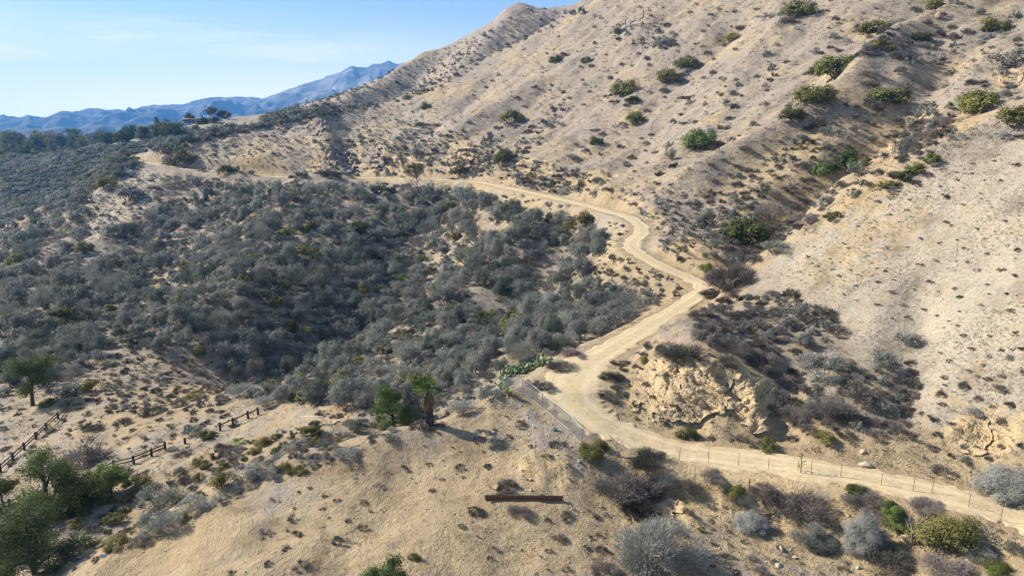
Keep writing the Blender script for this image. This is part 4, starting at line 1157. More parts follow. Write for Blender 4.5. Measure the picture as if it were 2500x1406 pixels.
def crag(u0, v0, ru, rv, ang, amp, mat, label, name='rock_face', n=44, bed=.9, seed=0):
    """a craggy face: a patch of the slope broken into overhanging beds, in one skin"""
    g = np.random.default_rng(seed)
    base, _ = hit(u0, v0)
    s = (base - CAMP).length / FPX
    m = max(14, int(n * rv / ru * 1.1))
    ca, sa = math.cos(ang), math.sin(ang)
    A, B = np.meshgrid(np.linspace(-1, 1, n), np.linspace(-1, 1, m))
    X, Y = A * ru * s, B * rv * s * 1.4
    wob = fbm(A * 2.2 + seed, B * 2.2, 3, 60 + seed) * .35
    mask = 1 - sstep(.30, .97, np.hypot(A, B) + wob)
    def facets(sx_, sy_, sd):
        # nearest of jittered points: every cell is one broken plane
        p, q = (X * ca - Y * sa) / sx_ + .25 * fbm(X / sx_, Y / sx_, 2, sd), (X * sa + Y * ca) / sy_ + .25 * fbm(X / sx_, Y / sx_, 2, sd + 1)
        ip, iq = np.floor(p), np.floor(q)
        bd = np.full(p.shape, 9.0); h = np.zeros(p.shape); lx = np.zeros(p.shape); ly = np.zeros(p.shape); tx = np.zeros(p.shape); ty = np.zeros(p.shape)
        for i in (-1, 0, 1):
            for j in (-1, 0, 1):
                cp, cq = ip + i + .5 + .45 * hash2(ip + i, iq + j, sd), iq + j + .5 + .45 * hash2(ip + i, iq + j, sd + 3)
                dd = (p - cp) ** 2 + (q - cq) ** 2
                k = dd < bd
                bd = np.where(k, dd, bd); h = np.where(k, hash2(ip + i, iq + j, sd + 7), h)
                tx = np.where(k, hash2(ip + i, iq + j, sd + 9), tx); ty = np.where(k, hash2(ip + i, iq + j, sd + 11), ty)
                lx = np.where(k, p - cp, lx); ly = np.where(k, q - cq, ly)
        return .55 * h + .5 * tx * lx + (.55 + .3 * ty) * ly
    d = amp * (.50 * facets(3.8 * bed * amp, .75 * bed * amp, 60 + seed) + .22 * facets(1.3 * bed * amp, .30 * bed * amp, 80 + seed) + .05 * fbm(X / (.25 * amp), Y / (.25 * amp), 3, 66 + seed))
    d = np.maximum(d, -.30 * amp)
    d = d * mask - (1 - mask) * .3 * amp
    V = np.zeros((m, n, 3))
    last = np.array(base)
    for i in range(m):
        for j in range(n):
            p, nr = hit(u0 + A[i, j] * ru, v0 + B[i, j] * rv)
            if p is None or abs((p - CAMP).length - (base - CAMP).length) > 60 * max(ru, rv) * s / 20 + 25: V[i, j] = last - np.array([0, 0, .5]); continue
            o_ = Vector((nr.x, nr.y, nr.z)) + Vector((0, -.35, .15)); o_.normalize()
            last = np.array(p); V[i, j] = last + np.array(o_) * d[i, j]
    k = np.arange(m - 1)[:, None] * n + np.arange(n - 1)[None]
    f = np.stack([k, k + n, k + n + 1, k + 1], -1).reshape(-1, 4)
    keep = (np.maximum.reduce([mask.ravel()[f[:, c]] for c in range(4)]) > .02)
    return tag(link(name, mesh_from(name, V.reshape(-1, 3) - np.array(base), f[keep], mat), None, base), label, 'rock face')

crag(1600, 960, 62, 80, R(-52), .62, M_ROCK, 'pale slanting rock ribs on the left of the roadside rock face', n=80, bed=1.1, seed=1)
crag(1700, 945, 112, 92, R(-38), 1.1, M_ROCK, 'yellow crumbling rock face over the bend of the lower road', n=150, bed=.8, seed=2)
crag(1842, 985, 66, 78, R(48), .95, M_ROCK, 'leaning yellow rock slab at the right end of the rock face', 'rock_slab', n=76, bed=1.2, seed=3)
crag(1128, 385, 40, 36, R(-40), 1.6, M_ROCK, 'rocky cut of pale yellow blocks beside the far road', n=56, seed=4)
crag(778, 308, 16, 26, R(70), 2.6, M_DARKR, 'dark crag crossing the spur above the far road', n=30, seed=5)
crag(832, 392, 40, 34, R(45), 3.0, M_DARKR, 'dark broken rock band running down to the far road', n=46, seed=6)
crag(912, 388, 30, 30, R(45), 2.6, M_DARKR, 'second dark rock band running down to the far road, right of the first', n=40, seed=7)
crag(2385, 1070, 42, 44, R(-45), .55, M_ROCK, 'eroded yellow notch above the lower road at the right', n=70, seed=8)
crag(1300, 412, 50, 28, R(-45), .7, M_ROCK, 'small yellow crags on the road cut below the open slope', n=60, seed=9)
crag(1545, 42, 26, 24, R(-50), 1.6, M_DARKR, 'dark crag just below the skyline of the big slope', n=36, seed=10)
crag(2140, 366, 50, 14, R(10), .45, M_ROCK, 'tan eroded crust beside the bright green pair of shrubs', n=60, seed=13)
crag(805, 1012, 44, 26, R(-10), .4, M_ORNG, 'orange earth scarp behind the bench, right of the white pipe frame', 'earth_scarp', n=46, seed=14)
crag(1600, 1245, 70, 34, R(-60), .45, M_ROCK, 'cracked yellow earth under the large purplish dead brush', 'earth_scarp', n=70, seed=15)
crag(1870, 1225, 70, 30, R(-60), .45, M_ROCK, 'cracked yellow earth under the widest dark brown brush', 'earth_scarp', n=70, seed=16)
None and crag(1675, 545, 40, 55, R(-50), 1.2, M_ROCK, 'bare yellow ribbed earth on the spur above the tight bend', 'earth_scarp', n=56, seed=17)
crag(2465, 190, 40, 24, R(-20), .8, M_ORNG, 'orange brown rock lip under the grey-green shrub near the right edge', n=40, seed=18)

# ------------------------------------------------------------------ trees
def tree_geo(seed, H, W, bare, nleaf, ll, lw, limbs=9, droop=0.0, forked=1):
    g = np.random.default_rng(seed)
    crown, trunk = Geo(), Geo()
    tr = .035 * H + .03
    lean = g.normal(size=2) * .05 * H
    top = np.array([lean[0], lean[1], H * .62])
    trunk.add(*tube([(0, 0, -.3), (lean[0] * .2, lean[1] * .2, H * .2), (lean[0] * .6, lean[1] * .6, H * .42), top], tr, tr * .35, 7))
    tips = []
    for i in range(limbs):
        t = g.uniform(.25 if bare > .05 else .02, 1)
        s = np.array([lean[0] * t, lean[1] * t, H * (bare * .7 + t * (.62 - bare * .7))])
        a = 2.4 * i + g.normal() * .4
        ln = W * .5 * g.uniform(.45, .95) * (1.1 - .45 * t)
        e = np.array([s[0] + math.cos(a) * ln, s[1] + math.sin(a) * ln, min(H * .93, s[2] + H * g.uniform(.10, .34))])
        trunk.add(*tube([s, s * .5 + e * .5 + [0, 0, .05 * H], e], tr * .45, tr * .1, 5))
        tips += [e, s * .35 + e * .65]
    if bare <= .05:
        for a in g.uniform(0, 6.28, 7): tips.append(np.array([math.cos(a) * W * .3, math.sin(a) * W * .3, H * g.uniform(.1, .22)]))
    tips += [top + [0, 0, H * .2], top + g.normal(size=3) * .1 * H + [0, 0, .1 * H]]
    tips = np.array(tips)
    k = g.integers(0, len(tips), nleaf)
    cr = W * g.uniform(.13, .23, len(tips))
    d = unit(nleaf, g); rad = g.random(nleaf) ** (1 / 2.0)
    c = tips[k] + d * (cr[k] * rad)[:, None] * np.array([1, 1, .8])
    c[:, 2] = np.clip(c[:, 2], bare * H * .8, H)
    fn = d + unit(nleaf, g) * .45 + np.array([0, 0, .15])
    dirs = np.cross(fn, unit(nleaf, g)) + d * .15 + np.array([0, 0, -droop]); dirs /= np.linalg.norm(dirs, axis=1, keepdims=True)
    ct = g.random(len(tips))
    crown.add(*diamonds(c, dirs, ll * g.uniform(.6, 1.4, nleaf), lw, g, nrm=fn), 0, np.clip(.5 * ct[k] + .5 * g.random(nleaf), 0, 1))
    return crown, trunk

def tree(u, v, hpx, wpx, label, mat=M_TREE, bare=.2, n=2600, leaf=2.6, seed=1, droop=0, name='tree', cat='tree', loc=None, group=None):
    if loc is None: loc = spot(u, v)
    d = (loc - CAMP).length
    H, W = hpx * d / FPX * 1.05, wpx * d / FPX
    ll = leaf * d / FPX
    cr, tr = tree_geo(seed, H, W, bare, n, ll, ll * .5, droop=droop)
    o = empty(name, loc)
    link('crown', cr.mesh(name + '_crown', [mat]), o)
    link('trunk', tr.mesh(name + '_trunk', [M_BARK]), o)
    return tag(o, label, cat, group)

tree(80, 990, 100, 100, 'lone light green tree with dark trunk on the left flat', M_GREEN, .1, 9000, 3.2, 21)
tree(962, 1040, 104, 116, 'rounded green tree left of the palm', M_GREEN, .0, 11000, 3.2, 22)
tree(1000, 1030, 106, 70, 'olive green tree between the rounded green tree and the palm', M_CHAP, .0, 6000, 3.2, 23)
tree(272, 1205, 58, 96, 'small bright green tree beside the shady gully', M_GREEN, .15, 7000, 3.2, 24)
tree(120, 1262, 150, 132, 'feathery pale green tree behind the broad-leaved plants', M_GREEN, .0, 15000, 3.6, 25, .5)
tree(205, 1232, 96, 110, 'dark olive tree right of the feathery pale one', M_EVER, .0, 9000, 3.6, 26)
tree(5, 1372, 118, 180, 'dark green tree at the left edge near the bottom', M_TREE, .0, 17000, 3.6, 27)
tree(85, 1400, 128, 180, 'big dark green tree in the lower left corner', M_TREE, .0, 20000, 3.6, 28)
tree(8, 1235, 60, 66, 'olive tree at the left edge above the dark one', M_EVER, .1, 3200, 3.6, 29)
# tree line across the valley
gt = np.random.default_rng(8)
line = []
for i in range(84):
    u = gt.uniform(-30, 440)
    fr = gt.random()
    lowv = np.interp(u, [-30, 60, 150, 260, 330, 440], [398, 385, 368, 352, 346, 335])
    upv = np.interp(u, [-30, 130, 260, 440], [349, 347, 342, 330])
    line.append((u, upv + (lowv - upv) * fr))
line.sort(key=lambda q: q[1])
protos = [tree_geo(60 + i, 1, 1.05 + .15 * (i % 3), .0, 1500, .06, .04, 14) for i in range(5)]
pm = [(c.mesh('valley_tree_crown', [[M_TREE, M_GREEN, M_TREE, M_EVER, M_CHAP][i_]]), t.mesh('valley_tree_trunk', [M_BARK])) for i_, (c, t) in enumerate(protos)]
tl = []
for i, (u, v) in enumerate(line):
    loc, nor = hit(u, v)
    if loc is None or loc.length > 1100:
        loc = Vector(P(u, v, 640)); loc.z = ground(loc.x, loc.y)
    s = gt.uniform(17, 34) * (loc - CAMP).length / FPX
    o = empty('valley_tree', loc, gt.uniform(0, 6.3)); o.scale = (s, s, s * gt.uniform(.85, 1.1))
    c, t = pm[i % 5]
    link('crown', c, o); link('trunk', t, o)
    tl.append((o, u, v - 18, 'dark green valley tree'))
LATE = []        # things whose labels are counted out later, with the shrubs
LATE += tl
for o, *_ in tl: tag(o, None, 'tree', 'trees of the far tree line')
# trees round the hilltop house
tree(463, 296, 26, 28, 'pale green tree at the left end of the hilltop house', M_YEL, .1, 1500, 2.6, 31)
tree(515, 292, 31, 27, 'tall open reddish tree behind the hilltop house', M_DRY, .35, 1300, 2.6, 32)
tree(541, 294, 21, 28, 'round olive tree at the right end of the hilltop house', M_EVER, .08, 1700, 2.6, 33)
tree(558, 293, 16, 14, 'small yellow-green tree at the right end of the knoll', M_YEL, .08, 600, 2.6, 34)
tree(385, 316, 32, 20, 'dark tree behind the crest left of the hilltop house', M_TREE, .05, 1100, 2.6, 35)
tree(408, 314, 24, 26, 'second dark tree behind the crest left of the hilltop house', M_TREE, .05, 1100, 2.6, 36)
tree(496, 303, 15, 26, 'clipped dark hedge tree in front of the hilltop house, left one', M_TREE, .0, 1200, 2.4, 37)
tree(522, 300, 13, 24, 'clipped dark hedge tree in front of the hilltop house, right one', M_TREE, .0, 1200, 2.4, 38)
tree(484, 304, 10, 9, 'yellow-green bush in front of the hilltop house', M_YEL, .0, 500, 2.4, 39, name='garden_bush', cat='bush')
tree(774, 284, 17, 9, 'small dark conifer-like tree on the crest of the spur above the far road', M_EVER, .1, 500, 2.4, 40)
# bare saplings
def sapling(u, v, hpx, label, seed, mat=M_PALE, wide=.5):
    g = np.random.default_rng(seed)
    loc = spot(u, v); d = (loc - CAMP).length
    H = hpx * d / FPX
    G = Geo()
    G.add(*tube([(0, 0, -.2), (g.normal() * .05 * H, g.normal() * .05 * H, H * .5), (g.normal() * .1 * H, g.normal() * .1 * H, H)], .022 * H + .01, .006 * H, 5))
    for i in range(14):
        t = g.uniform(.15, .85); a = g.uniform(0, 6.3); ln = H * wide * g.uniform(.3, .9) * (1.1 - t * .5)
        s = np.array([0, 0, H * t]); e = s + np.array([math.cos(a) * ln, math.sin(a) * ln, ln * g.uniform(.5, 1.2)])
        G.add(*tube([s, s * .5 + e * .5 + g.normal(size=3) * .05 * ln, e], .010 * H + .006, .003 * H, 4))
        for j in range(3):
            e2 = e + g.normal(size=3) * .3 * ln + [0, 0, .15 * ln]
            G.add(*tube([s * .4 + e * .6, e2], .005 * H + .004, .002 * H, 3))
    o = link('bare_sapling', G.mesh('bare_sapling', [mat]), None, loc)
    return tag(o, label, 'sapling')
sapling(1018, 478, 56, 'leafless sapling standing in the canyon below the far road', 1, M_STEM)
sapling(1505, 1112, 56, 'pale bare sapling with fuzzy top beside the road above the dead brush', 2, M_PALE, .45)
sapling(815, 1090, 60, 'thin lilac-grey sapling beside the path left of the green tree', 4)
sapling(1955, 1155, 54, 'spindly green sapling at the wire fence', 5, M_YEL, .3)
sapling(1190, 890, 46, 'bare twiggy sapling left of the prickly pear hedge', 6, M_STEM)
sapling(1640, 545, 40, 'white leaning dead sapling above the S-bend', 7, M_PALE, .2)
sapling(1965, 575, 30, 'dark bare bush-like sapling against the near spur crest', 8, M_STEM, .9)
sapling(2225, 1330, 70, 'dead grey trunk with stubs above the orange brown boulder', 9, M_PALE, .4)
sapling(215, 1130, 46, 'spreading bare grey tree beside the middle rail fence', 11, M_STEM, 1.1)

# ------------------------------------------------------------------ palm, agaves, prickly pear, broad-leaved plants
def build_palm(u=1050, v=1036):
    g = np.random.default_rng(3)
    loc, nor = hit(u, v)
    o = empty('fan_palm', loc)
    T = Geo()
    T.add(*tube([(0, 0, -.3), (-.02, 0, .6), (-.08, 0, 1.3), (-.15, 0, 2.1), (-.18, 0, 2.9)], .30, .22, 12))
    n = 500   # old leaf bases
    a = g.uniform(0, 6.3, n); h = g.uniform(0, 2.0, n); rr = .28 - .02 * h
    c = np.stack([np.cos(a) * rr - .06 * h, np.sin(a) * rr, h], 1); d = np.stack([np.cos(a) * .5, np.sin(a) * .5, np.ones(n)], 1); d /= np.linalg.norm(d, axis=1, keepdims=True)
    T.add(*diamonds(c, d, .2, .09, g))
    m, nt, b = newmat('shaggy palm trunk')
    nt.links.new(mixc(nt, noise(nt, 7, 4, .6, geopos(nt)), (.055, .05, .05), (.17, .15, .145)), b.inputs['Base Color'])
    link('trunk', T.mesh('palm_trunk', [m]), o)
    S = Geo()
    n = 420
    a = g.uniform(0, 6.3, n)
    c = np.stack([np.cos(a) * .22 - .17, np.sin(a) * .22, g.uniform(2.2, 3.0, n)], 1)
    d = np.stack([np.cos(a) * .35, np.sin(a) * .35, -np.ones(n)], 1); d /= np.linalg.norm(d, axis=1, keepdims=True)
    S.add(*diamonds(c, d, g.uniform(.6, 1.15, n), .07, g), 0, g.random(n))
    md = leafmat('dead palm frond', (.20, .12, .065), (.45, .31, .18), (.2, .12, .07), (.42, .3, .18), .1)
    link('dead_fronds', S.mesh('palm_skirt', [md]), o)
    mg = leafmat('palm frond', (.035, .085, .015), (.10, .17, .03), (.035, .085, .015), (.10, .17, .03))
    my = leafmat('yellow palm frond', (.25, .2, .03), (.4, .32, .06), (.25, .2, .03), (.4, .32, .06))
    for i in range(17):
        G = Geo()
        a = 2.4 * i + g.normal() * .2; el = R(g.uniform(-5, 75))
        dr = np.array([math.cos(a) * math.cos(el), math.sin(a) * math.cos(el), math.sin(el)])
        s = np.array([-.18, 0, 2.95]); e = s + dr * .75
        G.add(*tube([s, e], .022, .014, 4))
        side_ = np.cross(dr, [0, 0, 1]); side_ /= np.linalg.norm(side_); upv = np.cross(side_, dr)
        for q in np.linspace(-1.25, 1.25, 19):
            dd = dr * math.cos(q) + side_ * math.sin(q) + upv * .1 - np.array([0, 0, .15]); dd /= np.linalg.norm(dd)
            G.add(*diamonds(e[None], dd[None], .62, .075, g, .55), 0, g.random(1))
        link('frond', G.mesh('palm_frond', [my if i in (5, 11) else mg]), o)
    tag(o, 'short shaggy fan palm with a dead brown skirt beside the bench', 'palm')
build_palm()

def rosette(u, v, wpx, n, label, a, b_, name, el=(10, 80), wide=.10):
    g = np.random.default_rng(int(u))
    loc, nor = hit(u, v); r = wpx / 2 * (loc - CAMP).length / FPX
    mat = leafmat(name + ' leaf', a, b_, a, b_, .1)
    V, F, T, k = [], [], [], 0
    G = Geo()
    for i in range(n):
        az = 2.4 * i; e = R(g.uniform(*el))
        d = np.array([math.cos(az) * math.cos(e), math.sin(az) * math.cos(e), math.sin(e)])
        s = np.cross(d, [0, 0, 1.]); s /= np.linalg.norm(s); up = np.cross(s, d)
        L = r * g.uniform(.85, 1.15); w = r * wide
        # a stiff channelled blade: five stations of three points
        st = []
        for t, ww in ((0, .6), (.3, 1), (.6, .85), (.85, .45), (1, .02)):
            p = d * L * t + np.array([0, 0, -.10 * L * t * t])
            st += [p - s * w * ww + up * w * .45 * ww, p, p + s * w * ww + up * w * .45 * ww]
        f = []
        for j in range(4):
            for q in (0, 1): f.append((j * 3 + q, j * 3 + q + 1, j * 3 + q + 4, j * 3 + q + 3))
        G.add(np.array(st), np.array(f), 0, g.random())
    o = link(name, G.mesh(name, [mat]), None, loc - Vector((0, 0, .03)))
    return tag(o, label, 'agave' if 'agave' in name else 'plant')
rosette(1241, 962, 42, 34, 'spiky yellow-green agave at the end of the chain-link fence', (.20, .22, .07), (.42, .40, .16), 'agave', (15, 85))
rosette(1356, 1050, 22, 20, 'small blue-green agave on the bench inside the fence', (.09, .15, .13), (.17, .24, .20), 'agave', (5, 70), .13)
rosette(1748, 925, 16, 16, 'tiny blue-green rosette on the rock face', (.09, .15, .13), (.17, .24, .20), 'agave', (5, 70), .13)

def prickly():
    g = np.random.default_rng(12)
    mat = leafmat('cactus pad', (.20, .26, .11), (.40, .44, .24), (.20, .26, .11), (.40, .44, .24), .05)
    path = [(1224, 950), (1228, 935), (1236, 922), (1248, 912), (1262, 912), (1278, 908), (1294, 903), (1308, 898), (1322, 893), (1336, 895)]
    G = Geo(); base = hit(1262, 915)[0]
    c_, s_ = np.cos(np.linspace(0, 2 * math.pi, 10, endpoint=False)), np.sin(np.linspace(0, 2 * math.pi, 10, endpoint=False))
    def pad(p, d, n, L):
        s = np.cross(d, n); s /= np.linalg.norm(s)
        ring = [p + d * L * .5 * (1 + a * 1.0) + s * b * L * .40 for a, b in zip(c_, s_)]
        v = np.array([q + n * .022 for q in ring] + [q - n * .022 for q in ring] + [p + d * L * .5 + n * .04, p + d * L * .5 - n * .04])
        f = []
        for j in range(10):
            k = (j + 1) % 10
            f += [(j, k, 20, 20), (10 + k, 10 + j, 21, 21), (j, 10 + j, 10 + k, k)]
        return v, f
    for (u, v) in path:
        tall = 1.7 if u == 1322 else 1.0
        loc = hit(u, v)[0] - base
        for j in range(13):
            p = np.array(loc) + np.array([g.normal() * .28, g.normal() * .28, g.uniform(-.05, .1)])
            d = np.array([g.normal() * .4, g.normal() * .4, 1]); d /= np.linalg.norm(d)
            for lv in range(int(2 + 2 * g.random() * tall)):
                n = np.cross(d, unit(1, g)[0]); n /= np.linalg.norm(n)
                L = g.uniform(.28, .44)
                v_, f_ = pad(p, d, n, L)
                G.add(v_, np.array(f_), 0, g.random())
                p = p + d * L * .93; d = d + g.normal(size=3) * .4; d[2] = abs(d[2]); d /= np.linalg.norm(d)
    v, f, m, t = G.arrays()
    tri = f[:, 2] == f[:, 3]
    vs, fs = v, [tuple(q[:3]) if z else tuple(q) for q, z in zip(f.tolist(), tri)]
    me = bpy.data.meshes.new('prickly_pear'); me.from_pydata(vs.tolist(), [], fs); me.materials.append(mat)
    a = me.attributes.new('tone', 'FLOAT', 'FACE'); a.data.foreach_set('value', t.astype(np.float32))
    tag(link('prickly_pear', me, None, base), 'long row of pale green prickly pear cactus behind the chain-link fence', 'cactus')
prickly()

def broadleaf(u, v, hpx, label, seed):
    """banana-like clump of large arching leaves"""
    g = np.random.default_rng(seed)
    loc, nor = hit(u, v); H = hpx * (loc - CAMP).length / FPX
    mat = leafmat('broad leaf', (.06, .14, .02), (.22, .32, .05), (.06, .14, .02), (.22, .32, .05), .35)
    G = Geo()
    for i in range(15):
        az = 2.4 * i + g.normal() * .2; e = R(g.uniform(35, 85)); L = H * g.uniform(.8, 1.15); w = .11 * H
        d = np.array([math.cos(az) * math.cos(e), math.sin(az) * math.cos(e), math.sin(e)])
        s = np.cross(d, [0, 0, 1.]); s /= np.linalg.norm(s)
        st = []
        for t in np.linspace(0, 1, 8):
            p = d * L * t + np.array([math.cos(az), math.sin(az), 0]) * L * .25 * t * t + np.array([0, 0, -.55 * L * t ** 2.4])
            ww = .06 if t < .35 else math.sin((t - .35) / .65 * math.pi * .93 + .12)
            st += [p - s * w * ww + [0, 0, .25 * w * ww], p, p + s * w * ww + [0, 0, .25 * w * ww]]
        f = [(j * 3 + q, j * 3 + q + 1, j * 3 + q + 4, j * 3 + q + 3) for j in range(7) for q in (0, 1)]
        G.add(np.array(st), np.array(f), 0, g.random())
    tag(link('broad_leaved_plant', G.mesh('broad_leaved_plant', [mat]), None, loc), label, 'plant')
broadleaf(108, 1255, 58, 'banana-like plant with big bright leaves at the gully, left of two', 1)
broadleaf(165, 1250, 54, 'banana-like plant with big bright leaves at the gully, right of two', 2)
broadleaf(582, 1085, 24, 'small upright bright green plant beside the path', 3)

# ------------------------------------------------------------------ fences and other built things
def metal(name, col, rough, met=1.0):
    m, nt, b = newmat(name)
    b.inputs['Metallic'].default_value = met; b.inputs['Roughness'].default_value = rough
    b.inputs['Specular IOR Level'].default_value = .5
    nt.links.new(mixc(nt, noise(nt, 3, 4, .6, geopos(nt)), col, tuple(c * .7 for c in col)), b.inputs['Base Color'])
    return m
M_GALV = metal('galvanised steel', (.36, .39, .42), .5, .7)
M_RUST = metal('rust', (.30, .14, .07), .85, .1)
M_RUSTP = metal('rusty post', (.26, .13, .08), .85, .1)
M_WOODF = barkmat('weathered fence wood', (.035, .026, .022), (.085, .062, .05))
M_PAINT = barkmat('white paint', (.72, .72, .70), (.62, .61, .58))

def bar(p, q, w, h=None):
    """a squared bar from p to q with softened corners (eight-sided)"""
    h = h or w
    p, q = np.array(p, float), np.array(q, float)
    t = q - p; t /= np.linalg.norm(t)
    a = np.cross(t, [0, 0, 1.]) if abs(t[2]) < .9 else np.cross(t, [0, 1., 0]); a /= np.linalg.norm(a); b = np.cross(a, t)
    c = .28
    prof = [(-.5 + c * .5, -.5), (.5 - c * .5, -.5), (.5, -.5 + c * .5), (.5, .5 - c * .5), (.5 - c * .5, .5), (-.5 + c * .5, .5), (-.5, .5 - c * .5), (-.5, -.5 + c * .5)]
    v = [e + a * x * w + b * y * h for e in (p, q) for x, y in prof]
    f = [(i, (i + 1) % 8, 8 + (i + 1) % 8, 8 + i) for i in range(8)]
    f += [(0, 1, 2, 3), (0, 3, 4, 7), (4, 5, 6, 7), (8, 9, 10, 11), (8, 11, 12, 15), (12, 13, 14, 15)]
    return np.array(v), np.array(f)

def chainlink():
    g = np.random.default_rng(2)
    foot = [(1226, 956), (1276, 962), (1300, 978), (1324, 997), (1355, 1023), (1391, 1053), (1421, 1088)]
    pts_ = [np.array(hit(*q)[0]) for q in foot]
    H = 1.5
    o = empty('chain_link_fence', pts_[0]); b0 = pts_[0]
    for p in pts_:
        G = Geo(); p = p - b0
        G.add(*tube([p + [0, 0, -.3], p + [0, 0, H + .06]], .03, .03, 7)); G.add(*tube([p + [0, 0, H + .06], p + [0, 0, H + .1]], .036, .012, 7))
        link('post', G.mesh('fence_post', [M_GALV]), o)
    for i in range(len(pts_) - 1):
        p, q = pts_[i] - b0, pts_[i + 1] - b0
        G = Geo(); G.add(*tube([p + [0, 0, H], q + [0, 0, H]], .024, .024, 6)); link('top_rail', G.mesh('top_rail', [M_GALV]), o)
        G = Geo(); G.add(*tube([p + [0, 0, .12], q + [0, 0, .12]], .016, .016, 5)); link('bottom_rail', G.mesh('bottom_rail', [M_GALV]), o)
        L = np.linalg.norm((q - p)[:2]); e = (q - p) / L; nr = np.array([e[1], -e[0], 0])
        G = Geo(); hh = H - .14; s = .10; w = .006
        for k in range(int((L + hh) / s) + 1):
            for sg in (1, -1):
                x0 = k * s - hh if sg > 0 else k * s
                # wire from (x0, bottom) to (x0 + sg*hh, top), clipped to the bay
                t0, t1 = 0.0, 1.0
                xa, dx = x0, sg * hh
                lo = (0 - xa) / dx; hi = (L - xa) / dx
                if lo > hi: lo, hi = hi, lo
                t0, t1 = max(0, lo), min(1, hi)
                if t1 - t0 < .02: continue
                A = p + e * (xa + dx * t0) + np.array([0, 0, .13 + hh * t0]); B = p + e * (xa + dx * t1) + np.array([0, 0, .13 + hh * t1])
                d = (B - A) / np.linalg.norm(B - A); u_ = np.cross(d, nr)
                off = nr * .004 * sg
                G.add(np.array([A - u_ * w + off, B - u_ * w + off, B + u_ * w + off, A + u_ * w + off]), np.array([[0, 1, 2, 3]]))
        link('wire_mesh', G.mesh('wire_mesh', [M_GALV]), o)
    tag(o, 'grey chain-link fence with pipe posts along the edge of the road', 'fence')
chainlink()

def wirefence():
    foot = [(1657, 1123), (1729, 1130), (1802, 1137), (1875, 1147), (1948, 1150), (1980, 1156), (2051, 1165), (2151, 1185), (2228, 1200), (2274, 1205), (2364, 1239), (2442, 1271)]
    pts_ = [np.array(hit(*q)[0]) for q in foot]; b0 = pts_[0]
    o = empty('wire_fence', b0)
    g = np.random.default_rng(6)
    tops = []
    for p in pts_:
        p = p - b0; H = g.uniform(1.0, 1.15); t = p + np.array([g.normal() * .03, g.normal() * .03, H]); tops.append((p, t))
        G = Geo(); G.add(*bar(p + [0, 0, -.3], t, .036, .024)); G.add(*bar(p + [.018, .01, -.3], t + [.018, .01, 0], .010, .03))
        link('post', G.mesh('steel_post', [M_RUSTP]), o)
    for fr in (.42, .92):
        G = Geo()
        for (a, b_), (c, d) in zip(tops[:-1], tops[1:]):
            A, B = a + (b_ - a) * fr, c + (d - c) * fr
            G.add(*tube([A, A * .5 + B * .5 - [0, 0, .05], B], .005, .005, 3))
        link('wire', G.mesh('fence_wire', [M_RUSTP]), o)
    tag(o, 'line of thin rusty steel posts with wire along the lower road', 'fence')
    loc = hit(1826, 1198)[0]
    G = Geo(); G.add(*bar((0, 0, -.3), (.06, 0, 1.0), .09)); G.add(*bar((-.01, -.06, .75), (.14, -.06, .78), .03))
    tag(link('rusty_post', G.mesh('rusty_post', [M_RUSTP]), None, loc), 'short brown post standing among brush down the bank', 'post')
wirefence()

def railfence(foot, label, H=.85, rails=((.80, .11), (.42, .11)), ext=None):
    pts_ = [np.array(hit(*q)[0]) for q in foot]; b0 = pts_[0]
    o = empty('rail_fence', b0)
    g = np.random.default_rng(len(foot))
    for p in pts_:
        p = p - b0
        G = Geo(); G.add(*bar(p + [0, 0, -.3], p + [g.normal() * .02, g.normal() * .02, H * g.uniform(.97, 1.05)], .19)); link('post', G.mesh('wood_post', [M_WOODF]), o)
    for i in range(len(pts_) - 1):
        for h, w in rails:
            p, q = pts_[i] - b0, pts_[i + 1] - b0
            G = Geo(); G.add(*tube([p + [0, 0, h * H], (p + q) / 2 + [0, 0, h * H + g.normal() * .02], q + [0, 0, h * H + g.normal() * .03]], w * .55, w * .5, 6))
            link('rail', G.mesh('wood_rail', [M_WOODF]), o)
    tag(o, label, 'fence', 'wooden rail fences along the paths')
railfence([(187, 967), (166, 997), (142, 1022), (114, 1048), (88, 1073), (60, 1099), (32, 1125), (2, 1152), (-45, 1190)], 'long dark two-rail wooden fence running down the left flat')
railfence([(245, 1156), (278, 1144), (327, 1132), (370, 1114), (404, 1099)], 'short dark two-rail wooden fence beside the path')
railfence([(538, 1051), (569, 1038), (606, 1022), (630, 1012)], 'dark low wooden fence at the upper end of the path', rails=((.75, .12),))
railfence([(-25, 1258), (0, 1248), (25, 1240), (49, 1232)], 'piece of dark wooden fence behind trees at the left edge')
loc = hit(452, 1083)[0]
G = Geo(); G.add(*bar((0, 0, -.3), (0, 0, .62), .2))
tag(link('fence_post', G.mesh('fence_post', [M_WOODF]), None, loc), 'lone dark wooden post between two pieces of rail fence', 'post')

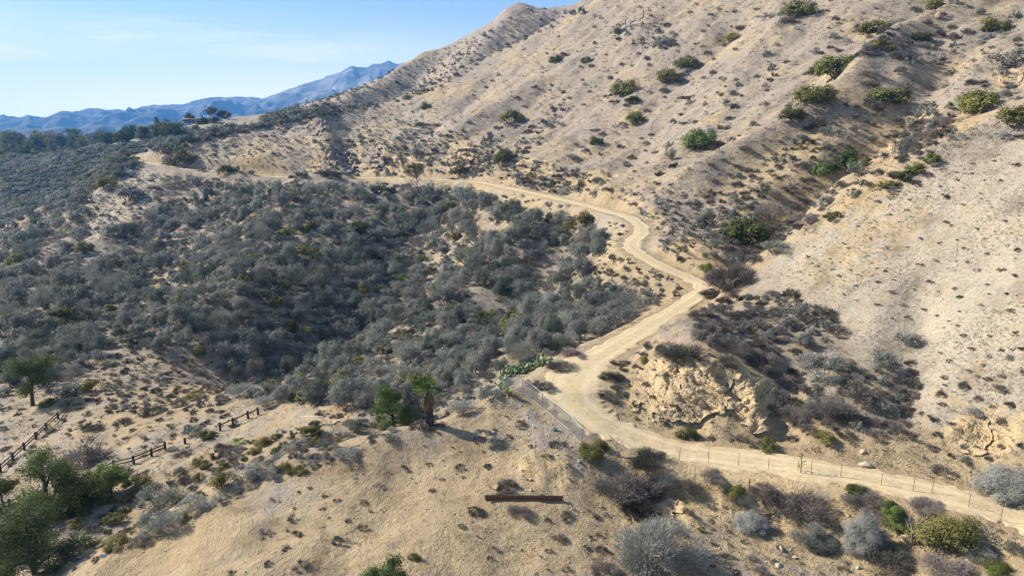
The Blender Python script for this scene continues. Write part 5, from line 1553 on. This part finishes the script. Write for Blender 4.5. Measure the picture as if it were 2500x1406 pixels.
def beam():
    a, b_ = np.array(hit(1184, 1220)[0]), np.array(hit(1374, 1221)[0])
    mid = (a + b_) / 2; L = np.linalg.norm((b_ - a)[:2])
    o = empty('rusty_beam', Vector(mid) + Vector((0, 0, .20)), math.atan2(b_[1] - a[1], b_[0] - a[0]))
    h = L / 2
    for nm, parts in (('flange', [((-h, 0, .13), (h, 0, .13), .24, .022)]), ('flange', [((-h, 0, -.13), (h, 0, -.13), .24, .022)]), ('web', [((-h, 0, 0), (h, 0, 0), .018, .24)])):
        G = Geo()
        for p, q, w, hh in parts: G.add(*bar(p, q, w, hh))
        link(nm, G.mesh('beam_' + nm, [M_RUST]), o)
    for x in (-h * .55, h * .5):
        G = Geo(); G.add(*bar((x, .05, -.9), (x, .05, -.145), .12)); link('stub_post', G.mesh('stub_post', [M_RUSTP]), o)
    o.rotation_euler[1] = -math.atan2(b_[2] - a[2], L)
    tag(o, 'long rusty steel beam lying across the slope on stub posts', 'beam')
beam()

def pipeframe():
    a, b_ = np.array(hit(736, 1040)[0]), np.array(hit(786, 1038)[0])
    o = empty('pipe_frame', a); d = b_ - a; d[2] = 0; L = np.linalg.norm(d); e = d / L; n = np.array([-e[1], e[0], 0])
    H = .85
    A, B = np.array([0, 0, .05]), np.array(e * L) + [0, 0, b_[2] - a[2] + .05]
    At, Bt = A - e * .35 + n * .1 + [0, 0, H], B + e * .12 + n * .1 + [0, 0, H]
    for nm, p, q in (('base_bar', A, B), ('upright', A, At), ('upright', B, Bt), ('crossbar', At, Bt)):
        G = Geo(); G.add(*tube([p, q], .035, .035, 7)); link(nm, G.mesh('frame_' + nm, [M_PAINT]), o)
    tag(o, 'white pipe frame like a small goal against the earth bank', 'frame')
pipeframe()

def sign():
    loc = hit(581, 419)[0]
    o = empty('trail_sign', loc)
    for x in (-.5, .75):
        G = Geo(); G.add(*bar((x, 0, -.3), (x, 0, 2.7 if x > 0 else 2.2), .16)); link('post', G.mesh('sign_post', [M_WOODF]), o)
    G = Geo(); G.add(*bar((.15, -.12, .6), (.15, -.12, 2.45), 1.35, .08)); link('board', G.mesh('sign_board', [M_WOODF]), o)
    tag(o, 'dark wooden trail board on posts beside the far road', 'sign')
sign()

def pole():
    loc = hit(2333, 646)[0]
    o = empty('thin_pole', loc)
    G = Geo(); G.add(*tube([(0, 0, 0), (-.05, 0, 1.2), (-.12, 0, 2.4)], .022, .014, 6)); link('rod', G.mesh('pole_rod', [M_STEM]), o)
    vv, ff = block(77, (.22, .22, .16)); link('footing', tri_mesh('pole_footing', vv, ff, M_PAINT), o)
    tag(o, 'thin dark pole in a lump of white concrete on the near spur', 'pole')
pole()

def scrap(u, v, size, label, name, rot=0):
    loc = hit(u, v)[0]
    G = Geo(); G.add(*bar((-size[0] / 2, 0, size[2]), (size[0] / 2, 0, size[2]), size[1], .04))
    o = link(name, G.mesh(name, [M_PAINT]), None, loc); o.rotation_euler = (.15, 0, rot)
    tag(o, label, 'debris')
scrap(358, 578, (1.5, .9, .5), 'white scrap of sheet among shrubs in the canyon', 'white_sheet', .3)
scrap(252, 1358, (.5, .25, .06), 'pale blue-white board lying on the bench edge', 'pale_board', -.2)

# houses
def wallmat(name, c):
    return barkmat(name, c, tuple(q * .85 for q in c))
M_WALL, M_ROOF, M_GLASS = wallmat('cream wall', (.62, .57, .48)), wallmat('white roof', (.72, .72, .72)), metal('window glass', (.05, .06, .07), .1, 0)
M_BROWNW = wallmat('brown wall', (.16, .12, .095))
def boxv(x0, x1, y0, y1, z0, z1):
    v = np.array([(x, y, z) for z in (z0, z1) for x, y in ((x0, y0), (x1, y0), (x1, y1), (x0, y1))])
    f = np.array([(3, 2, 1, 0), (4, 5, 6, 7), (0, 1, 5, 4), (1, 2, 6, 5), (2, 3, 7, 6), (3, 0, 4, 7)])
    return v, f
def ranch():
    loc = hit(498, 299)[0]; s = (loc - CAMP).length / FPX
    o = empty('hilltop_house', loc, R(8))
    G = Geo(); G.add(*boxv(-30 * s, 28 * s, 0, 9, -1, 3.0)); link('wall', G.mesh('house_wall', [M_BROWNW]), o)
    G = Geo(); G.add(*boxv(-44 * s, -8 * s, -1.6, 10, 3.0, 3.45)); link('roof', G.mesh('house_roof', [M_ROOF]), o)
    G = Geo(); G.add(*boxv(-8 * s, 32 * s, -1.4, 10, 3.6, 4.4)); r = link('roof', G.mesh('house_roof', [M_ROOF]), o)
    for x in (-3 * s, 5 * s):
        G = Geo(); G.add(*boxv(x, x + 1.6, 4, 5.4, 4.4, 6.0)); link('chimney', G.mesh('house_chimney', [M_ROOF]), r)
    for x in (-26, -18, -10, 4, 14):
        f = Geo(); f.add(*boxv(x * s, x * s + 2.4, -.06, .02, .8, 2.5)); fo = link('window', f.mesh('house_window', [M_PAINT]), o)
        q = Geo(); q.add(*boxv(x * s + .12, x * s + 2.28, -.09, -.05, .92, 2.38)); link('pane', q.mesh('house_pane', [M_GLASS]), fo)
    for x in (-42 * s, -34 * s):
        G = Geo(); G.add(*boxv(x, x + .25, -1.3, -1.05, -2, 3.0)); link('carport_post', G.mesh('carport_post', [M_BROWNW]), o)
    tag(o, 'low ranch house with flat white roof on the wooded knoll', 'house')
ranch()
def cottage(u, v, wpx, label, rot):
    loc = hit(u, v)[0]; s = (loc - CAMP).length / FPX; w = wpx * s / 2
    o = empty('white_house', loc, rot)
    G = Geo(); G.add(*boxv(-w, w, 0, w * 1.3, -1, 3.2)); link('wall', G.mesh('cottage_wall', [M_PAINT]), o)
    y0, y1, ym = -.5, w * 1.3 + .5, w * .65
    v_ = np.array([(-w - .4, y0, 3.2), (w + .4, y0, 3.2), (w + .4, ym, 5.6), (-w - .4, ym, 5.6), (w + .4, y1, 3.2), (-w - .4, y1, 3.2)])
    f_ = np.array([(0, 1, 2, 3), (3, 2, 4, 5), (0, 3, 5, 0), (1, 4, 2, 1), (0, 5, 4, 1)])
    me = bpy.data.meshes.new('cottage_roof'); me.from_pydata(v_.tolist(), [], [(0, 1, 2, 3), (3, 2, 4, 5), (0, 3, 5), (1, 4, 2), (0, 5, 4, 1)]); me.materials.append(M_ROOF)
    link('roof', me, o)
    for x in (-.6, .2):
        f = Geo(); f.add(*boxv(x * w, x * w + 1.6, -.05, .02, .9, 2.3)); link('window', f.mesh('cottage_window', [M_GLASS]), o)
    tag(o, label, 'house')
cottage(30, 366, 20, 'white-roofed house among valley trees, the left one', R(10))
cottage(106, 370, 26, 'white house among valley trees, the right one with pale walls', R(-25))

# driveway up to the house
def strip(name, pix, hw, mat, lift=.25):
    c = catmull([np.array(hit(*q)[0]) for q in pix], 8)
    vs, fs = [], []
    for i, p in enumerate(c):
        t = c[min(i + 1, len(c) - 1)] - c[max(i - 1, 0)]; t /= np.hypot(t[0], t[1]); n = np.array([t[1], -t[0], 0])
        for a in (-1, 0, 1):
            q = p + n * hw * a; vs.append((q[0], q[1], ground(q[0], q[1]) + lift))
        if i: fs += [(3 * i - 3, 3 * i, 3 * i + 1, 3 * i - 2), (3 * i - 2, 3 * i + 1, 3 * i + 2, 3 * i - 1)]
    tag(link(name, mesh_from(name, vs, fs, mat, smooth=True)), kind='structure')
strip('driveway', [(400, 325), (430, 318), (455, 311), (490, 304), (520, 299), (556, 293)], 2.6, wallmat('pale driveway', (.42, .33, .25)), .5)

# ------------------------------------------------------------------ dry grass and loose stones
def grass_mass():
    g = np.random.default_rng(31)
    areas = [([(1850,650),(2130,480),(2500,305),(2860,120),(2860,1200),(2500,1000),(2250,1000),(2000,850)], 21000, .6), ([(1480,830),(1620,790),(1900,760),(2250,1000),(2500,1000),(2500,1250),(1900,1090),(1480,1050)], 4200, .8),
             ([(1300,560),(1500,540),(1700,720),(1560,790),(1430,700)], 1500, .9), ([(0,960),(600,900),(760,1040),(500,1130),(300,1250),(0,1250)], 2500, .8), ([(200,1406),(500,1215),(1240,960),(1440,1090),(1500,1200),(1420,1406)], 1500, .6),
             ([(1420,1120),(2500,1290),(2500,1406),(1420,1406)], 2600, .8), ([(470,345),(1000,260),(1480,0),(2500,0),(2500,280),(1850,640),(1700,640),(1480,480),(1000,430),(420,400)], 26000, .9),
             ([(0,520),(420,440),(1200,470),(1480,600),(1480,860),(1200,930),(900,1000),(0,960)], 5000, 1.0)]
    C, D, L, T = [], [], [], []
    for poly, n, k in areas:
        pa = np.array(poly); lo, hi = pa.min(0), pa.max(0)
        U, V = g.uniform(lo[0], hi[0], n), g.uniform(lo[1], hi[1], n)
        for u, v in zip(U[inpoly(U, V, poly)], V[inpoly(U, V, poly)]):
            loc, nor = hit(u, v)
            if loc is None or road_clear(loc.x, loc.y) < .4: continue
            if vnoise(np.array([loc.x / 6]), np.array([loc.y / 6]), 8)[0] < g.uniform(-.7, .4): continue
            s = min(1.3, .16 + .0020 * (loc - CAMP).length) * k * g.uniform(.6, 1.4)
            t = g.random()
            for j in range(9):
                a, e = g.uniform(0, 6.3), g.uniform(.35, 1.4)
                C.append((loc.x + g.normal() * s * .5, loc.y + g.normal() * s * .5, loc.z - .02)); D.append((math.cos(a) * math.cos(e), math.sin(a) * math.cos(e), math.sin(e))); L.append(s * g.uniform(.6, 1.1)); T.append(.7 * t + .3 * g.random())
    C, D, L = np.array(C), np.array(D), np.array(L)
    v, f = diamonds(C, D, L, L * .16, g)
    tag(link('dry_grass', mesh_from('dry_grass', v, f, M_STRAW, cols=np.array(T))), 'pale dry grass over the slopes', kind='stuff')
grass_mass()

def stones():
    g = np.random.default_rng(17)
    pr = [block(900 + i, (1, .8, .6), 0, 7) for i in range(6)]
    V, F, n = [], [], 0
    areas = [([(200,1406),(500,1220),(680,1135),(1000,1065),(1240,965),(1440,1090),(1480,1180),(1420,1406)], 1500, (.03, .10)), ([(1190,970),(1320,1000),(1430,1090),(1420,1160),(1250,1060)], 500, (.04, .13)),
             ([(1420,1120),(1700,1160),(2450,1300),(2400,1406),(1420,1406)], 1300, (.03, .12)), ([(1520,1010),(1900,1060),(2200,1100),(2500,1200),(2500,1240),(1900,1100),(1560,1060)], 500, (.03, .10)),
             ([(0,1010),(560,1010),(760,1040),(300,1180),(0,1230)], 450, (.04, .12)), ([(1560,860),(1880,900),(1880,1050),(1580,1040)], 450, (.05, .22)), ([(1850,660),(2130,480),(2500,310),(2500,1000),(2250,1000)], 500, (.04, .13)),
             ([(1000,330),(1480,60),(2500,10),(2500,280),(1750,600),(1480,470)], 500, (.12, .4))]
    for poly, k, (a, b_) in areas:
        pa = np.array(poly); lo, hi = pa.min(0), pa.max(0)
        U, W = g.uniform(lo[0], hi[0], k), g.uniform(lo[1], hi[1], k); ins = inpoly(U, W, poly)
        for u, w in zip(U[ins], W[ins]):
            loc, nor = hit(u, w)
            if loc is None or road_clear(loc.x, loc.y) < -.2: continue
            r = a + (b_ - a) * g.random() ** 3; q = g.uniform(0, 6.3); c, s = math.cos(q), math.sin(q)
            v, f = pr[g.integers(6)]
            V.append(np.stack([(v[:, 0] * c - v[:, 1] * s) * r + loc.x, (v[:, 0] * s + v[:, 1] * c) * r + loc.y, v[:, 2] * r + loc.z + r * .2], 1)); F.append(f[:, :3] + n); n += len(v)
    tag(link('loose_stones', mesh_from('loose_stones', np.vstack(V), np.vstack(F), M_WHITE)), 'small loose stones on the bare ground', kind='stuff')
stones()

# ------------------------------------------------------------------ naming: every shrub is told apart by the landmark it stands nearest to
LAND = [(1280,1215,'the rusty beam'),(1320,985,'the chain-link fence'),(1045,985,'the palm'),(1280,900,'the prickly pear hedge'),(1700,960,'the rock face'),(1560,560,'the S-bend of the road'),
        (1725,695,'the road pinch'),(1400,950,'the hairpin'),(410,390,'the white boulder'),(580,407,'the trail sign'),(100,1060,'the upper rail fence'),(370,1100,'the middle rail fence'),(765,1025,'the white pipe frame'),
        (1610,1310,'the grey ball shrub'),(2330,1270,'the big leafy bush'),(2040,400,'the bright green pair'),(1704,340,'the stump shrub'),(1251,285,'the lone dark shrub'),(1132,385,'the rocky cut'),
        (1985,230,'the brownish olive shrub'),(2390,245,'the widest olive shrub'),(2330,640,'the thin pole'),(60,940,'the lone green tree'),(950,985,'the palm tree pair'),(120,1170,'the pepper tree'),
        (500,295,'the hilltop house'),(1290,20,'the far hilltop'),(860,170,'the blue peak'),(2110,1138,'the rock on the road'),(2385,1070,'the eroded notch'),(985,755,'the olive canyon shrub'),
        (975,680,'the green canyon shrub'),(358,577,'the white scrap'),(1425,540,'the yellow-green bush'),(740,420,'the roadside shade shrub'),(1840,600,'the gully bush'),(395,1200,'the pale dome shrub'),
        (2220,820,'the olive grey dome shrub'),(1490,780,'the roadside dome shrub'),(935,1370,'the bottom-edge bush'),(105,358,'the white house'),(1550,280,'the olive trio'),(2170,235,'the broad low shrub'),(400,940,'the brown mound'),(1940,1000,'the purple dome')]
ORD = ['', 'second ', 'third ', 'fourth ', 'fifth ', 'sixth ', 'seventh ', 'eighth ', 'ninth ', 'tenth ', 'eleventh ', 'twelfth ', 'thirteenth ', 'fourteenth ', 'fifteenth ', 'sixteenth ', 'seventeenth ', 'eighteenth ', 'nineteenth ', 'twentieth ']
def landmark(u, v):
    d = [(math.hypot(u - a, v - b), n, u - a, v - b) for a, b, n in LAND]
    return min(d)
def side(du, dv):
    if abs(du) > abs(dv) * 1.4: return 'right of' if du > 0 else 'left of'
    if abs(dv) > abs(du) * 1.4: return 'below' if dv > 0 else 'above'
    return ('below' if dv > 0 else 'above') + (' and right of' if du > 0 else ' and left of')
def auto_labels(items):
    """items: (u, v, words) -> a label that counts outwards from the nearest landmark"""
    bins = {}
    for i, (u, v, words) in enumerate(items):
        d, n, du, dv = landmark(u, v)
        bins.setdefault((words, side(du, dv), n), []).append((d, i))
    out = [None] * len(items)
    for (words, sd, n), lst in bins.items():
        for rank, (d, i) in enumerate(sorted(lst)):
            if rank < len(ORD): out[i] = f'{ORD[rank]}nearest {words} {sd} {n}' if rank else f'{words} nearest to and {sd} {n}'
            else: out[i] = f'one of the outer {words}s {sd} {n}'
    return out

def stuff_mesh(name, lst, keep):
    """the many smallest of a kind as one mesh, with thinned-out foliage"""
    g = np.random.default_rng(5)
    V, F, M, T, D = [], [], [], [], []
    n = 0
    for p in lst:
        K = KINDS[p['k']]
        v, f, m, t = K['geo'][p['var']]
        sel = np.zeros(len(f), bool)
        nf = (m == 0).sum()
        sel[g.choice(nf, int(min(nf, max(40, keep(p) ))), replace=False)] = True
        fs = f[sel]; vs = v[fs.ravel()].copy()
        big = 1.0
        c, s = math.cos(p['rot']), math.sin(p['rot'])
        r = p['r']
        w = np.stack([(vs[:, 0] * c - vs[:, 1] * s) * r, (vs[:, 0] * s + vs[:, 1] * c) * r, vs[:, 2] * r * p['hs']], 1)
        q = w.reshape(-1, 4, 3); ce = q.mean(1, keepdims=True)
        up = math.sqrt(nf / max(1, sel.sum()))
        w = (ce + (q - ce) * np.array([min(2.6, up)])).reshape(-1, 3) + np.array(p['loc'])
        V.append(w); F.append(np.arange(len(w)).reshape(-1, 4) + n); n += len(w)
        M.append(m[sel]); T.append(t[sel]); D.append(np.full(sel.sum(), g.random()))
    return mesh_from(name, np.vstack(V), np.vstack(F), KINDS[lst[0]['k']]['mats'][:1], np.concatenate(M) * 0, cols=np.concatenate(T), drift=np.concatenate(D))

LIMIT = 290
def instance_all():
    bykind = {}
    for p in PLACED: bykind.setdefault(KINDS[p['k']]['name'], []).append(p)
    solo = []
    for name, lst in bykind.items():
        lst.sort(key=lambda p: -(p['px'] + (1e6 if p['label'] else 0)))
        solo += lst[:LIMIT]
        rest = lst[LIMIT:]
        if rest:
            for k in {p['k'] for p in rest}:
                sub = [p for p in rest if p['k'] == k]
                tag(link(name.replace('shrub', 'scrub').replace('tuft', 'cover'), stuff_mesh(name + '_mass', sub, lambda p: max(90, 45 * (p['px'] / 6) ** 1.5))), 'many small ' + KINDS[k]['adj'] + ' ' + KINDS[k]['noun'] + 's spread over the slopes', kind='stuff')
    need = [p for p in solo if not p['label']]
    for p, l in zip(need, auto_labels([(p['u'], p['v'], KINDS[p['k']]['adj'] + ' ' + KINDS[p['k']]['noun']) for p in need])): p['label'] = l
    for (o, *_), l in zip(LATE, auto_labels([q[1:] for q in LATE])): o['label'] = l
    for p in solo:
        K = KINDS[p['k']]
        sc_ = (p['r'], p['r'], p['r'] * p['hs'])
        grp = {'chap': 'chaparral shrubs of the canyon and slopes', 'chapbig': 'chaparral shrubs of the canyon and slopes', 'ever': 'evergreen shrubs on the slopes', 'dry': 'dry shrubs on the slopes'}.get(p['k'], K['noun'] + 's growing on the hillside')
        if p['px'] > 44:
            o = empty(K['name'], p['loc'], p['rot']); o.scale = sc_
            link('foliage', K['fol'][p['var']], o); link('stems', K['st'][p['var']], o)
        else:
            o = link(K['name'], K['both'][p['var']], None, p['loc'])
            o.rotation_euler = (0, 0, p['rot']); o.scale = sc_
        tag(o, p['label'], K['cat'], grp)
instance_all()
